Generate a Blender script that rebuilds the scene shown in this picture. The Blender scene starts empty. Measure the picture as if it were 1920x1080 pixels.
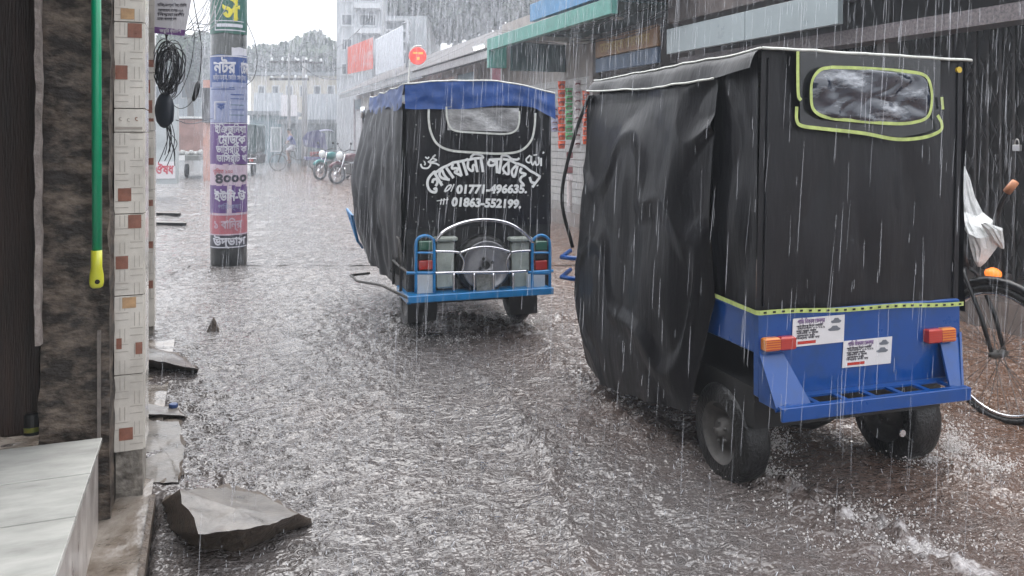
import bpy, math, random
import numpy as np
from mathutils import Vector, Matrix, noise
random.seed(7); rng = np.random.default_rng(7)
S = bpy.context.scene
COL = S.collection
PI = math.pi
# ---------------------------------------------------------------- camera
HC, F, HY = 1.457, 1500.0, 255.0
cam = bpy.data.cameras.new('camera'); co = bpy.data.objects.new('camera', cam); COL.objects.link(co)
co.location = (0, 0, HC); co.rotation_euler = (PI/2, 0, 0)
cam.sensor_width = 36; cam.lens = 36*F/1920; cam.shift_y = -(540-HY)/1920
cam.clip_start = .05; cam.clip_end = 1500
S.camera = co
# ---------------------------------------------------------------- world, sun, exposure
SUN_EL, SUN_RZ = math.radians(58), math.radians(-25)
w = bpy.data.worlds.new('World'); S.world = w; w.use_nodes = True
nt = w.node_tree; bg = nt.nodes['Background']
sky = nt.nodes.new('ShaderNodeTexSky'); sky.sky_type = 'NISHITA'; sky.sun_disc = False
sky.sun_elevation = SUN_EL; sky.sun_rotation = SUN_RZ; sky.dust_density = 6; sky.air_density = 1
hs = nt.nodes.new('ShaderNodeHueSaturation'); hs.inputs['Saturation'].default_value = .25
mx = nt.nodes.new('ShaderNodeMix'); mx.data_type = 'RGBA'; mx.inputs[0].default_value = .7
mx.inputs[7].default_value = (8.9, 9.05, 9.45, 1)       # even cloud deck
nt.links.new(sky.outputs[0], hs.inputs['Color']); nt.links.new(hs.outputs[0], mx.inputs[6])
# overcast luminance: three times brighter overhead than at the horizon
tcw = nt.nodes.new('ShaderNodeTexCoord'); sxw = nt.nodes.new('ShaderNodeSeparateXYZ'); nt.links.new(tcw.outputs['Generated'], sxw.inputs[0])
mrw = nt.nodes.new('ShaderNodeMapRange'); mrw.inputs[3].default_value = .78; mrw.inputs[4].default_value = 2.1; nt.links.new(sxw.outputs[2], mrw.inputs[0])
vmw = nt.nodes.new('ShaderNodeVectorMath'); vmw.operation = 'SCALE'; nt.links.new(mx.outputs[2], vmw.inputs[0]); nt.links.new(mrw.outputs[0], vmw.inputs['Scale'])
nt.links.new(vmw.outputs[0], bg.inputs[0]); bg.inputs[1].default_value = .11
sl = bpy.data.lights.new('sun', 'SUN'); sl.energy = .6; sl.angle = math.radians(25); sl.color = (1, .97, .93)
so = bpy.data.objects.new('sun', sl); COL.objects.link(so); so.location = (0, 0, 20)
so.rotation_euler = (PI/2-SUN_EL, 0, SUN_RZ+PI)
S.view_settings.view_transform = 'Standard'; S.view_settings.look = 'None'
S.view_settings.exposure = 1.0; S.view_settings.gamma = 1
S.cycles.max_bounces = 8; S.cycles.transparent_max_bounces = 64; S.cycles.volume_bounces = 2
S.cycles.use_denoising = True
# ---------------------------------------------------------------- frames
TH = math.radians(21); SN, CS = math.sin(TH), math.cos(TH)
def R(s, V, z=0): return Vector((-s*SN+V*CS, s*CS+V*SN, z))   # s along the street, V across it
def sV(p): return (-SN*p[0]+CS*p[1], CS*p[0]+SN*p[1])
def at(px, py, d): return Vector(((px-960)/F*d, d, HC+(HY-py)/F*d))
def gnd(px, py, z=0):
    d = F*(HC-z)/(py-HY); return Vector(((px-960)/F*d, d, z))
# ---------------------------------------------------------------- materials
MATS = {}
def M(name, col=(.5,.5,.5), rough=.5, metal=0, var=0, vscale=6, bump=0, bscale=40, col2=None, spec=.5,
      alpha=1, trans=0, ior=1.45, stretch=None, emit=None, coat=0, detail=6, thresh=None):
    if name in MATS: return MATS[name]
    m = bpy.data.materials.new(name); m.use_nodes = True; MATS[name] = m
    n = m.node_tree.nodes; l = m.node_tree.links; b = n['Principled BSDF']
    b.inputs['Base Color'].default_value = (*col, 1); b.inputs['Roughness'].default_value = rough
    b.inputs['Metallic'].default_value = metal; b.inputs['Specular IOR Level'].default_value = spec
    b.inputs['Alpha'].default_value = alpha; b.inputs['Transmission Weight'].default_value = trans
    b.inputs['IOR'].default_value = ior; b.inputs['Coat Weight'].default_value = coat
    b.inputs['Coat Roughness'].default_value = .08
    if emit: b.inputs['Emission Color'].default_value = (*emit[0], 1); b.inputs['Emission Strength'].default_value = emit[1]
    tc = n.new('ShaderNodeTexCoord'); out = tc.outputs['Object']
    if stretch:
        mp = n.new('ShaderNodeMapping'); mp.inputs['Scale'].default_value = stretch
        l.new(out, mp.inputs[0]); out = mp.outputs[0]
    if var or col2:
        ns = n.new('ShaderNodeTexNoise'); ns.inputs['Scale'].default_value = vscale; ns.inputs['Detail'].default_value = detail
        ns.inputs['Roughness'].default_value = .65
        l.new(out, ns.inputs['Vector'])
        rp = n.new('ShaderNodeValToRGB'); t = thresh or (.32, .68)
        rp.color_ramp.elements[0].position = t[0]; rp.color_ramp.elements[1].position = t[1]
        c2 = col2 or tuple(min(1, c*(1+var)) for c in col)
        c1 = col if col2 else tuple(c*(1-var) for c in col)
        rp.color_ramp.elements[0].color = (*c1, 1); rp.color_ramp.elements[1].color = (*c2, 1)
        l.new(ns.outputs[0], rp.inputs[0]); l.new(rp.outputs[0], b.inputs['Base Color'])
        mr = n.new('ShaderNodeMapRange'); mr.inputs[3].default_value = max(.03, rough*.7); mr.inputs[4].default_value = min(1, rough*1.3)
        l.new(ns.outputs[0], mr.inputs[0]); l.new(mr.outputs[0], b.inputs['Roughness'])
    if bump:
        nb = n.new('ShaderNodeTexNoise'); nb.inputs['Scale'].default_value = bscale; nb.inputs['Detail'].default_value = 5
        l.new(out, nb.inputs['Vector'])
        bp = n.new('ShaderNodeBump'); bp.inputs['Strength'].default_value = bump; bp.inputs['Distance'].default_value = .01
        l.new(nb.outputs[0], bp.inputs['Height']); l.new(bp.outputs[0], b.inputs['Normal'])
    return m
# ---------------------------------------------------------------- objects
def tag(o, label=None, cat=None, group=None, kind=None):
    if label: o['label'] = label
    if cat: o['category'] = cat
    if group: o['group'] = group
    if kind: o['kind'] = kind
    return o
def empty(name, loc, rz=0, label=None, cat=None, group=None):
    o = bpy.data.objects.new(name, None); COL.objects.link(o); o.location = loc; o.rotation_euler = (0, 0, rz)
    o.empty_display_size = .1
    return tag(o, label, cat, group)
def copy_tree(o, parent=None):
    c = o.copy(); COL.objects.link(c)
    if parent: c.parent = parent
    for ch in [x for x in S.objects if x.parent == o]: copy_tree(ch, c)
    return c
class MB:
    def __init__(s): s.v = []; s.f = []; s.m = []; s.mats = []
    def mi(s, m):
        if m is None: return 0
        if m not in s.mats: s.mats.append(m)
        return s.mats.index(m)
    def add(s, vs, fs, m=None):
        k = len(s.v); i = s.mi(m)
        s.v += [tuple(v) for v in vs]; s.f += [tuple(a+k for a in f) for f in fs]; s.m += [i]*len(fs)
        return s
    def box(s, lo, hi, m=None, fr=None, bev=0):
        x0,y0,z0 = lo; x1,y1,z1 = hi
        if bev:
            b = bev; vs=[]; 
            for z,i in ((z0,b),(z0+b,0),(z1-b,0),(z1,b)):
                e = i
                vs += [(x0+e+(b if not e else 0)*0, y0+e, z),(x1-e,y0+e,z),(x1-e,y1-e,z),(x0+e,y1-e,z)]
            fs = [(3,2,1,0),(12,13,14,15)]
            for r in range(3):
                for k in range(4): fs.append((r*4+k, r*4+(k+1)%4, r*4+4+(k+1)%4, r*4+4+k))
        else:
            vs = [(x0,y0,z0),(x1,y0,z0),(x1,y1,z0),(x0,y1,z0),(x0,y0,z1),(x1,y0,z1),(x1,y1,z1),(x0,y1,z1)]
            fs = [(3,2,1,0),(4,5,6,7),(0,1,5,4),(1,2,6,5),(2,3,7,6),(3,0,4,7)]
        if fr: vs = [fr(*v) for v in vs]
        return s.add(vs, fs, m)
    def tube(s, pts, r, m=None, n=8, cap=True, closed=False):
        pts = [Vector(p) for p in pts]; k = len(pts); vs = []; fs = []
        rs = r if isinstance(r, (list, tuple)) else [r]*k
        up = None
        for i, p in enumerate(pts):
            if closed: t = pts[(i+1)%k]-pts[i-1]
            else: t = pts[min(i+1,k-1)]-pts[max(i-1,0)]
            t.normalize()
            if up is None: up = t.orthogonal().normalized()
            up = (up - t*up.dot(t))
            up = up.normalized() if up.length > 1e-6 else t.orthogonal().normalized()
            b = t.cross(up)
            for j in range(n):
                a = 2*PI*j/n; vs.append(p+(up*math.cos(a)+b*math.sin(a))*rs[i])
        for i in range(k if closed else k-1):
            for j in range(n): fs.append((i*n+j, i*n+(j+1)%n, ((i+1)%k)*n+(j+1)%n, ((i+1)%k)*n+j))
        if cap and not closed: fs += [tuple(range(n-1,-1,-1)), tuple(range((k-1)*n, k*n))]
        return s.add(vs, fs, m)
    def lathe(s, prof, c, axis='z', m=None, n=24, cap=True):
        c = Vector(c); vs = []; fs = []
        for (r, h) in prof:
            for j in range(n):
                a = 2*PI*j/n; u, q = r*math.cos(a), r*math.sin(a)
                vs.append(c+Vector({'z':(u,q,h),'x':(h,u,q),'y':(q,h,u)}[axis]))
        k = len(prof)
        for i in range(k-1):
            for j in range(n): fs.append((i*n+j, i*n+(j+1)%n, (i+1)*n+(j+1)%n, (i+1)*n+j))
        if cap: fs += [tuple(range(n-1,-1,-1)), tuple(range((k-1)*n, k*n))]
        return s.add(vs, fs, m)
    def grid(s, fn, nu, nv, m=None):
        vs = [fn(i/nu, j/nv) for j in range(nv+1) for i in range(nu+1)]
        fs = [(j*(nu+1)+i, j*(nu+1)+i+1, (j+1)*(nu+1)+i+1, (j+1)*(nu+1)+i) for j in range(nv) for i in range(nu)]
        return s.add(vs, fs, m)
    def poly(s, pts, th, m=None, nrm=None):      # flat polygon of real thickness
        pts = [Vector(p) for p in pts]; k = len(pts)
        n = nrm or (pts[1]-pts[0]).cross(pts[2]-pts[1]).normalized()
        vs = pts+[p-n*th for p in pts]
        fs = [tuple(range(k)), tuple(range(2*k-1, k-1, -1))]+[(i, i+k, (i+1)%k+k, (i+1)%k) for i in range(k)]
        return s.add(vs, fs, m)
    def ribbon(s, pts, wd, n, lift=0, m=None, closed=False, th=.0):   # painted stroke on a surface with normal n
        pts = [Vector(p) for p in pts]; n = Vector(n).normalized(); k = len(pts); vs = []; fs = []
        for i, p in enumerate(pts):
            t = (pts[(i+1)%k]-pts[i-1]) if closed else pts[min(i+1,k-1)]-pts[max(i-1,0)]
            b = n.cross(t).normalized()*wd/2
            vs += [p-b+n*lift, p+b+n*lift]
        for i in range(k if closed else k-1):
            a = 2*i; c = 2*((i+1)%k); fs.append((a, a+1, c+1, c))
        return s.add(vs, fs, m)
    def blob(s, c, r, m=None, sq=(1,1,1), nz=.25, fq=4, n=10):
        c = Vector(c); vs = []; fs = []
        for j in range(n+1):
            for i in range(n*2):
                a, b = PI*j/n, PI*i/n
                d = Vector((math.sin(a)*math.cos(b), math.sin(a)*math.sin(b), math.cos(a)))
                k = 1+nz*noise.noise(c*3+d*fq*.5)*2
                vs.append(c+Vector((d.x*sq[0], d.y*sq[1], d.z*sq[2]))*r*k)
        for j in range(n):
            for i in range(n*2): fs.append((j*2*n+i, (j+1)*2*n+i, (j+1)*2*n+(i+1)%(2*n), j*2*n+(i+1)%(2*n)))
        return s.add(vs, fs, m)
    def build(s, name, mat=None, parent=None, smooth=False, label=None, cat=None, group=None, kind=None):
        me = bpy.data.meshes.new(name); me.from_pydata(s.v, [], s.f)
        for m in (s.mats or [mat]):
            if m: me.materials.append(m)
        if s.mats: me.polygons.foreach_set('material_index', s.m)
        if smooth: me.polygons.foreach_set('use_smooth', [True]*len(s.f))
        me.update()
        o = bpy.data.objects.new(name, me); COL.objects.link(o)
        if parent: o.parent = parent
        return tag(o, label, cat, group, kind)
def mb(): return MB()
def smoothline(pts, k=6):      # Catmull-Rom
    P = [Vector(p) for p in pts]; P = [P[0]*2-P[1]]+P+[P[-1]*2-P[-2]]; out = []
    for i in range(1, len(P)-2):
        for j in range(k):
            t = j/k; a,b,c,d = P[i-1:i+3]
            out.append(.5*((2*b)+(c-a)*t+(2*a-5*b+4*c-d)*t*t+(3*b-a-3*c+d)*t*t*t))
    out.append(P[-2]); return out
def text(body, size, warp, m, M_, bold=.02, fill=False, wmax=None):
    """lettering: font outlines as mesh, each vertex (x,y,h) sent through warp"""
    d = bpy.data.curves.new('t', 'FONT'); d.body = body; d.size = 1; d.resolution_u = 3
    if fill: d.offset = bold
    else: d.fill_mode = 'NONE'; d.bevel_depth = bold; d.bevel_resolution = 0
    o = bpy.data.objects.new('t', d); COL.objects.link(o)
    dg = bpy.context.evaluated_depsgraph_get(); me = o.evaluated_get(dg).to_mesh()
    vs = [v.co.copy() for v in me.vertices]; fs = [tuple(p.vertices) for p in me.polygons]
    o.evaluated_get(dg).to_mesh_clear(); bpy.data.objects.remove(o); bpy.data.curves.remove(d)
    if not vs: return
    x0 = min(v.x for v in vs); x1 = max(v.x for v in vs)
    sx = size if not wmax else wmax/(x1-x0)
    m.add([warp((v.x-x0)*sx, v.y*size, v.z*.02) for v in vs], fs, M_)
# ---------------------------------------------------------------- numpy noise
LAT = rng.random((256, 256))
def vnoise(x, y):
    xi = np.floor(x).astype(int); yi = np.floor(y).astype(int); fx = x-xi; fy = y-yi
    fx = fx*fx*(3-2*fx); fy = fy*fy*(3-2*fy)
    g = lambda a, b: LAT[a & 255, b & 255]
    return (g(xi,yi)*(1-fx)+g(xi+1,yi)*fx)*(1-fy)+(g(xi,yi+1)*(1-fx)+g(xi+1,yi+1)*fx)*fy*1.0-.5
def segdist(X, Y, pts):
    best = np.full(X.shape, 1e9); tt = np.zeros(X.shape); n = len(pts)-1
    for i in range(n):
        ax, ay = pts[i]; bx, by = pts[i+1]; dx, dy = bx-ax, by-ay; L = dx*dx+dy*dy
        t = np.clip(((X-ax)*dx+(Y-ay)*dy)/L, 0, 1)
        d = np.hypot(X-ax-t*dx, Y-ay-t*dy); k = d < best
        best = np.where(k, d, best); tt = np.where(k, (i+t)/n, tt)
    return best, tt
# ================================================================ SETTING: ground, water, pavement
M_ground = M('wet asphalt', (.06,.055,.05), .5, var=.3)
mb().box((-160,-20,-.6), (160,260,-.12), M_ground).build('ground', kind='structure')
# wakes: crest lines (ground points), height, width, foam
W = lambda *p: [tuple(gnd(a, b)[:2]) for a, b in p]
WAKES = [(W((1300,800),(1370,850),(1440,905),(1540,960),(1680,1010),(1850,1080)), .038, .07, .9),
         (W((1180,760),(1290,830),(1400,900),(1560,1000),(1700,1075)), .022, .07, .2),
         (W((1755,850),(1800,880),(1870,900),(1960,925)), .035, .08, 1.0),
         (W((1440,895),(1520,935),(1600,975),(1750,1050)), .018, .12, .8),
         (W((740,590),(765,625),(800,640),(850,640)), .035, .09, .8),
         (W((830,590),(900,600),(960,612),(1000,625)), .035, .12, .9),
         (W((990,600),(1035,600),(1060,590)), .03, .08, .8),
         (W((840,640),(900,700),(960,760),(1010,850),(1060,960),(1100,1080)), .022, .07, .2),
         (W((1000,640),(1080,700),(1140,760),(1220,830)), .026, .08, .3),
         (W((700,600),(740,680),(730,760),(700,860)), .006, .12, .1)]
def water_field(X, Y, fine):
    h = .018*vnoise((CS*X+SN*Y)*4.5+9, (CS*Y-SN*X)*1.7)+.010*vnoise(X*3.1+9, Y*3.1)+.008*vnoise(X*7.3+31, Y*7.3+5)
    h = h+.017*vnoise(X*11+3+2*vnoise(X*5,Y*5), Y*15+17)
    mod = .35+1.5*np.clip(vnoise((CS*X+SN*Y)*1.9+3, (CS*Y-SN*X)*.55)+.45+.5*vnoise(X*3.3, Y*3.3), 0, 1)
    h = h*(.5+.5*mod)
    if fine:
        h = h+.0085*vnoise(X*21+50+2*vnoise(X*9,Y*9), Y*29+7)*mod
    foam = np.zeros(X.shape)
    for pts, H, wd, fo in WAKES:
        d, t = segdist(X, Y, pts)
        j = vnoise(X*11+t*9, Y*11)*1.0+vnoise(X*29, Y*29)*1.3+vnoise(X*53,Y*53)*.8+.65
        g = np.exp(-(d/wd)**2)*np.clip(np.minimum(t*6+.4, (1-t)*6+.3), 0, 1)
        h = h+H*g*j
        foam = np.maximum(foam, fo*np.exp(-(d/(wd*1.2))**2)*np.clip(.45+1.9*vnoise(X*22, Y*22)+1.2*vnoise(X*47, Y*47), 0, 1))
    h = h+.006*vnoise(X*9, Y*9)*np.exp(-((X-2)**2+(Y-3)**2)/3)
    return h, foam
def water_patch(x0, x1, y0, y1, st, fine, amp=1.0, hole=None):
    nx = int(round((x1-x0)/st)); ny = int(round((y1-y0)/st))
    xs = np.linspace(x0, x1, nx+1); ys = np.linspace(y0, y1, ny+1); X, Y = np.meshgrid(xs, ys)
    h, fo = water_field(X, Y, fine)
    e = np.clip(np.minimum.reduce([X-x0, x1-X, Y-y0, y1-Y])/.3, 0, 1)
    V = CS*X+SN*Y; s_ = -SN*X+CS*Y
    h = h*e*amp
    drop = np.clip((-.17-V)/.02, 0, 1)*(s_ < 3.5)
    h = h-.07*drop
    v = np.stack([X, Y, h], -1).reshape(-1, 3)
    i, j = np.meshgrid(np.arange(nx), np.arange(ny)); a = (j*(nx+1)+i).ravel()
    f = np.stack([a, a+1, a+nx+2, a+nx+1], -1)
    if hole is not None:
        cx = x0+(i.ravel()+.5)*st; cy = y0+(j.ravel()+.5)*st
        k = ~((cx > hole[0]) & (cx < hole[1]) & (cy > hole[2]) & (cy < hole[3])); f = f[k]
    return v, f, fo.reshape(-1)
vs, fs, fo = [], [], []; k = 0
for args in (((-3.6,4.4,1.0,9.0,.018,True,1.0,None)), ((-16,16,1.0,33.0,.08,False,1.0,(-3.6,4.4,1.0,9.0))),
             ((-96,96,-31,97,2.0,False,0.0,(-16,16,1.0,33.0)))):
    a, b, c = water_patch(*args); vs.append(a); fs.append(b+k); fo.append(c); k += len(a)
vs = np.concatenate(vs); fs = np.concatenate(fs); fo = np.concatenate(fo)
me = bpy.data.meshes.new('water'); me.from_pydata(vs.tolist(), [], fs.tolist())
me.polygons.foreach_set('use_smooth', [True]*len(fs))
at_ = me.attributes.new('foam', 'FLOAT', 'POINT'); at_.data.foreach_set('value', fo.astype('f'))
def water_mat():
    m = bpy.data.materials.new('muddy flood water'); m.use_nodes = True
    n = m.node_tree.nodes; l = m.node_tree.links; b = n['Principled BSDF']
    b.inputs['IOR'].default_value = 1.62; b.inputs['Roughness'].default_value = .025; b.inputs['Specular IOR Level'].default_value = .5
    tc = n.new('ShaderNodeTexCoord'); O = tc.outputs['Object']
    mp = n.new('ShaderNodeMapping'); mp.inputs['Rotation'].default_value = (0,0,-TH); l.new(O, mp.inputs[0]); P = mp.outputs[0]
    def N(sc, det=4, r=.6, src=P):
        x = n.new('ShaderNodeTexNoise'); x.inputs['Scale'].default_value = sc; x.inputs['Detail'].default_value = det
        x.inputs['Roughness'].default_value = r; l.new(src, x.inputs['Vector']); return x.outputs[0]
    def math_(op, a, c_=None, c2=None):
        x = n.new('ShaderNodeMath'); x.operation = op
        for q, val in enumerate((a, c_, c2)):
            if val is None: continue
            if isinstance(val, (int, float)): x.inputs[q].default_value = val
            else: l.new(val, x.inputs[q])
        return x.outputs[0]
    mp2 = n.new('ShaderNodeMapping'); mp2.inputs['Scale'].default_value = (.75,1.25,1); l.new(P, mp2.inputs[0])
    # silt: browner towards the right of the street where tyres stir it up
    sx = n.new('ShaderNodeSeparateXYZ'); l.new(P, sx.inputs[0])
    mr = n.new('ShaderNodeMapRange'); l.new(sx.outputs[0], mr.inputs[0]); mr.inputs[1].default_value = 1.5; mr.inputs[2].default_value = 4.0
    silt = math_('ADD', mr.outputs[0], math_('MULTIPLY', math_('SUBTRACT', N(1.3, 5), .5), .8)); 
    cl = n.new('ShaderNodeClamp'); l.new(silt, cl.inputs[0])
    c = n.new('ShaderNodeMix'); c.data_type = 'RGBA'; l.new(cl.outputs[0], c.inputs[0])
    c.inputs[6].default_value = (.095,.085,.082,1); c.inputs[7].default_value = (.125,.070,.046,1)
    fa = n.new('ShaderNodeAttribute'); fa.attribute_name = 'foam'
    fm = n.new('ShaderNodeMapRange'); fm.inputs[1].default_value = .34; fm.inputs[2].default_value = .75
    l.new(math_('MULTIPLY', fa.outputs['Fac'], math_('ADD', N(45, 4, .7), .35)), fm.inputs[0]); fn = math_('MULTIPLY', math_('MULTIPLY', fm.outputs[0], N(80,3,.7)), 1.1)
    fleck = n.new('ShaderNodeMapRange'); l.new(N(70, 3, .7), fleck.inputs[0]); fleck.inputs[1].default_value = .58; fleck.inputs[2].default_value = .68
    fl = math_('MULTIPLY', fleck.outputs[0], .3)
    ft = math_('MAXIMUM', fn, fl)
    c2 = n.new('ShaderNodeMix'); c2.data_type = 'RGBA'; l.new(ft, c2.inputs[0]); l.new(c.outputs[2], c2.inputs[6])
    c2.inputs[7].default_value = (.62,.60,.60,1); l.new(c2.outputs[2], b.inputs['Base Color'])
    # rain-pocked surface
    vo = n.new('ShaderNodeTexVoronoi'); vo.inputs['Scale'].default_value = 17; l.new(P, vo.inputs['Vector'])
    ring = math_('MULTIPLY', math_('SINE', math_('MULTIPLY', vo.outputs['Distance'], 30)), math_('MAXIMUM', math_('SUBTRACT', .55, vo.outputs['Distance']), 0))
    vo2 = n.new('ShaderNodeTexVoronoi'); vo2.inputs['Scale'].default_value = 41; l.new(P, vo2.inputs['Vector'])
    h = math_('ADD', math_('MULTIPLY', ring, .6), math_('MULTIPLY', vo2.outputs['Distance'], .12))
    h = math_('ADD', h, math_('MULTIPLY', math_('MULTIPLY', N(30, 2, .5, mp2.outputs[0]), math_('MULTIPLY', N(2.2, 2), 2)), 1.3)); h = math_('ADD', h, math_('MULTIPLY', N(9, 3), 2.4))
    bp = n.new('ShaderNodeBump'); bp.inputs['Strength'].default_value = 1; bp.inputs['Distance'].default_value = .016
    l.new(h, bp.inputs['Height']); l.new(bp.outputs[0], b.inputs['Normal'])
    return m
me.materials.append(water_mat()); me.update()
o = bpy.data.objects.new('water', me); COL.objects.link(o); o['kind'] = 'structure'
# pavement strip at the left, raised step along the right
M_mud = M('wet mud concrete', (.10,.075,.055), .18, col2=(.27,.24,.21), vscale=7, bump=.8, bscale=25, coat=.6)
M_conc = M('wet concrete', (.22,.21,.20), .22, var=.35, vscale=4, bump=.5, bscale=30, coat=.7)
M_dkconc = M('dark broken concrete', (.055,.042,.034), .45, col2=(.14,.11,.085), vscale=25, bump=1, bscale=60)
mb().grid(lambda u, v: R(-2+v*8.2, -3.5+u*3.3, .012+.016*noise.noise(Vector((u*26, v*60, 0)))+.02*noise.noise(Vector((u*9, v*20, 3)))), 90, 200, M_mud).build('pavement', smooth=True, kind='structure')
mb().box((0,0,0),(1,1,1), M_dkconc, fr=lambda x,y,z: R(-2+x*5.5, -.205+y*.02, -.03+z*.055)).build('kerb', M_dkconc, kind='structure')
mb().box((0,0,0),(1,1,1), M('right step concrete',(.12,.10,.09),.3,var=.4,vscale=3,coat=.5), fr=lambda x,y,z: R(2+x*34, 5.55+y*3, -.2+z*.42)).build('walkway', kind='structure')
def slab(name, top, bot, ztop, zbot, label, m1=None):
    t = [gnd(a, b, zz) for (a, b), zz in zip(top, ztop)]; b_ = [gnd(a, b, zbot) for (a, b) in bot]
    def dens(L):
        out = []
        for i in range(len(L)):
            p, q = L[i], L[(i+1)%len(L)]
            for k_ in range(6):
                x = p.lerp(q, k_/6); w_ = noise.noise_vector(x*23)*.016; w_.z *= .15; out.append(x+w_)
        return out
    t, b_ = dens(t), dens(b_); n = len(t); c = sum(t, Vector())/n; m = mb()
    rim = [x.lerp(y, .4)+noise.noise_vector(x*31+y)*.03 for x, y in zip(t, b_)]
    K = 9; vv = [x.lerp(c, q/K)+Vector((0,0,(.006*noise.noise(x.lerp(c, q/K)*9)+.0012*noise.noise(x.lerp(c, q/K)*45))*min(1,q/2))) for q in range(K) for x in t]
    m.add(vv+[c], [(q*n+i,q*n+(i+1)%n,(q+1)*n+(i+1)%n,(q+1)*n+i) for q in range(K-1) for i in range(n)]+[((K-1)*n+i,(K-1)*n+(i+1)%n,K*n) for i in range(n)], m1 or M_slabtop)
    m.add(t+rim+b_, [(i,n+i,n+(i+1)%n,(i+1)%n) for i in range(n)]+[(n+i,2*n+i,2*n+(i+1)%n,n+(i+1)%n) for i in range(n)], M_dkconc)
    return m.build(name, label=label, cat='concrete slab', smooth=True)
M_slabtop = M('wet slab top', (.15,.135,.12), .3, var=.45, vscale=9, bump=.25, bscale=45, coat=.25)
slab('broken_slab', [(335,918),(372,1000),(440,995),(500,985),(560,962),(490,928),(420,915)],
     [(300,935),(301,990),(365,1040),(436,1046),(588,984),(510,925),(420,908)], [.17,.13,.12,.11,.08,.03,.05], -.04,
     'large broken concrete slab tilted up in the water beside the tiled pillar')
slab('broken_slab', [(262,648),(262,672),(330,683),(373,692),(330,664)], [(262,648),(262,694),(335,700),(378,697),(335,662)], [.07,.09,.08,.04,.05], -.03,
     'long low concrete slab edge jutting out behind the tiled pillar base')
slab('broken_slab', [(262,755),(262,776),(300,776),(345,780),(330,765)], [(262,750),(262,790),(300,789),(347,786),(335,762)], [.03,.04,.03,.02,.02], -.03,
     'thin flooded concrete slab edge just above the largest broken slab')
slab('sunken_slab', [(262,790),(262,905),(330,905),(345,850),(335,790)], [(255,788),(255,910),(335,910),(352,850),(340,787)], [.016]*5, -.03,
     'flat pale pavement slab washed by water between pillar and road', M_slabtop)
for (a, b, c, lab) in ((290,350,418,'nearer dark slab edge breaking the water behind the cables'), (290,338,400,'farther dark slab edge breaking the water behind the cables')):
    slab('broken_slab', [(a,c-3),(a,c-1),(b,c),(b-8,c-3)], [(a,c-3),(a,c+2),(b+2,c+2),(b-6,c-3)], [.05]*4, -.03, lab)
m = mb(); p = gnd(397, 622); m.poly([p+Vector((-.05,0,-.02)), p+Vector((.06,.01,-.02)), p+Vector((.0,.03,.10))], .03)
m.build('stone_shard', M_dkconc, label='small dark triangular shard standing up out of the water', cat='stone')
p = gnd(325, 764, .02); mb().lathe([(.02,0),(.023,.004),(.023,.018),(.019,.021),(.004,.021)], p, 'z', None, 14).build('bottle_cap', M('cap blue',(.02,.05,.16),.3), label='small dark blue bottle cap lying on the wet slab', cat='bottle cap')
# ================================================================ LEFT SHOP FRONT
M_tile = M('cream glazed tile', (.62,.58,.52), .22, var=.28, vscale=3, coat=.4, detail=10)
M_line = M('tile line print', (.38,.34,.30), .4)
M_brown = M('tile brown square', (.26,.11,.075), .3, var=.25, vscale=30)
M_ochre = M('tile ochre square', (.48,.30,.16), .3, var=.2, vscale=30)
M_grout = M('dirty grout', (.10,.085,.07), .7)
M_render = M('mossy wet render', (.05,.042,.035), .5, col2=(.34,.31,.27), vscale=14, bump=1, bscale=30)
def tile_pillar(name, s0, s1, V0, V1, px0, px1, joints, squares, label, ybase, ztop=2.9):
    """tiled pillar; px are measured across its front face so prints sit on the face at real size"""
    root = empty(name, R(s0, (V0+V1)/2, 0), TH, label, 'pillar')
    y0 = R(s0, V1).y; W_ = V1-V0
    X = lambda px: -W_/2+(px-px0)/(px1-px0)*W_
    Z = lambda py: HC+(HY-py)/F*y0
    body = mb().box((-W_/2+.004,.004,0), (W_/2-.004, s1-s0, ztop), M_render); body.build('core', parent=root)
    t = mb(); pr = mb(); jz = [Z(j) for j in joints]
    zb = Z(joints[-1]); zt = ztop
    allz = [zt]+[z for z in jz if z < zt]
    for a, b in zip(allz[:-1], allz[1:]):
        t.box((-W_/2,-.006,b+.0018), (W_/2,.004,a-.0018), M_tile, bev=.0015)
        t.box((W_/2-.0039,.008,b+.0018), (W_/2+.006,s1-s0,a-.0018), M_tile, bev=.0015)
    t.build('tiles', parent=root)
    def rect(xa, ya, xb, yb, m, lift=.0075): 
        a, b, c, d = X(xa), X(xb), Z(yb), Z(ya); pr.add([(a,-lift,c),(b,-lift,c),(b,-lift,d),(a,-lift,d)], [(0,1,2,3)], m)
    for (a, b, c, d, k_) in squares: rect(a, b, c, d, (M_brown, M_ochre, M_line)[k_], .0082)
    # printed basket-weave lines
    r_ = random.Random(3); jj = joints
    for a, b in zip(jj[:-1], jj[1:]):
        if b-a < 60: continue
        n = max(3, int((b-a)/25)); hh = (b-a)/n
        for q in range(n):
            for c_ in range(2):
                xa = px0+2+c_*(px1-px0)/2; xb = xa+(px1-px0)/2-3; yy = a+q*hh
                if (q+c_) % 2: 
                    for f_ in (.05,.5): rect(xa, yy+hh*f_, xb, yy+hh*f_+1.1, M_line)
                else:
                    for f_ in (.33,.7): rect(xa+(xb-xa)*f_, yy+2, xa+(xb-xa)*f_+1.1, yy+hh-2, M_line)
    pr.build('tile_print', parent=root)
    return root, X, Z
sq = [(227,18,253,38,1),(240,45,267,72,0),(217,124,240,150,0),(222,352,247,376,0),(241,402,266,427,0),(218,478,241,502,0),
      (230,555,256,575,1),(219,630,229,650,0),(255,640,268,662,0),(224,797,250,820,0),(217,238,268,243,2)]
P1, X1, Z1 = tile_pillar('tiled_pillar', 3.516, 3.72, -.334, -.229, 215, 270, [-120,43,204,248,400,552,699,842], sq,
            'cream tiled pillar with brown squares beside the green broom handle', 905)
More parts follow.
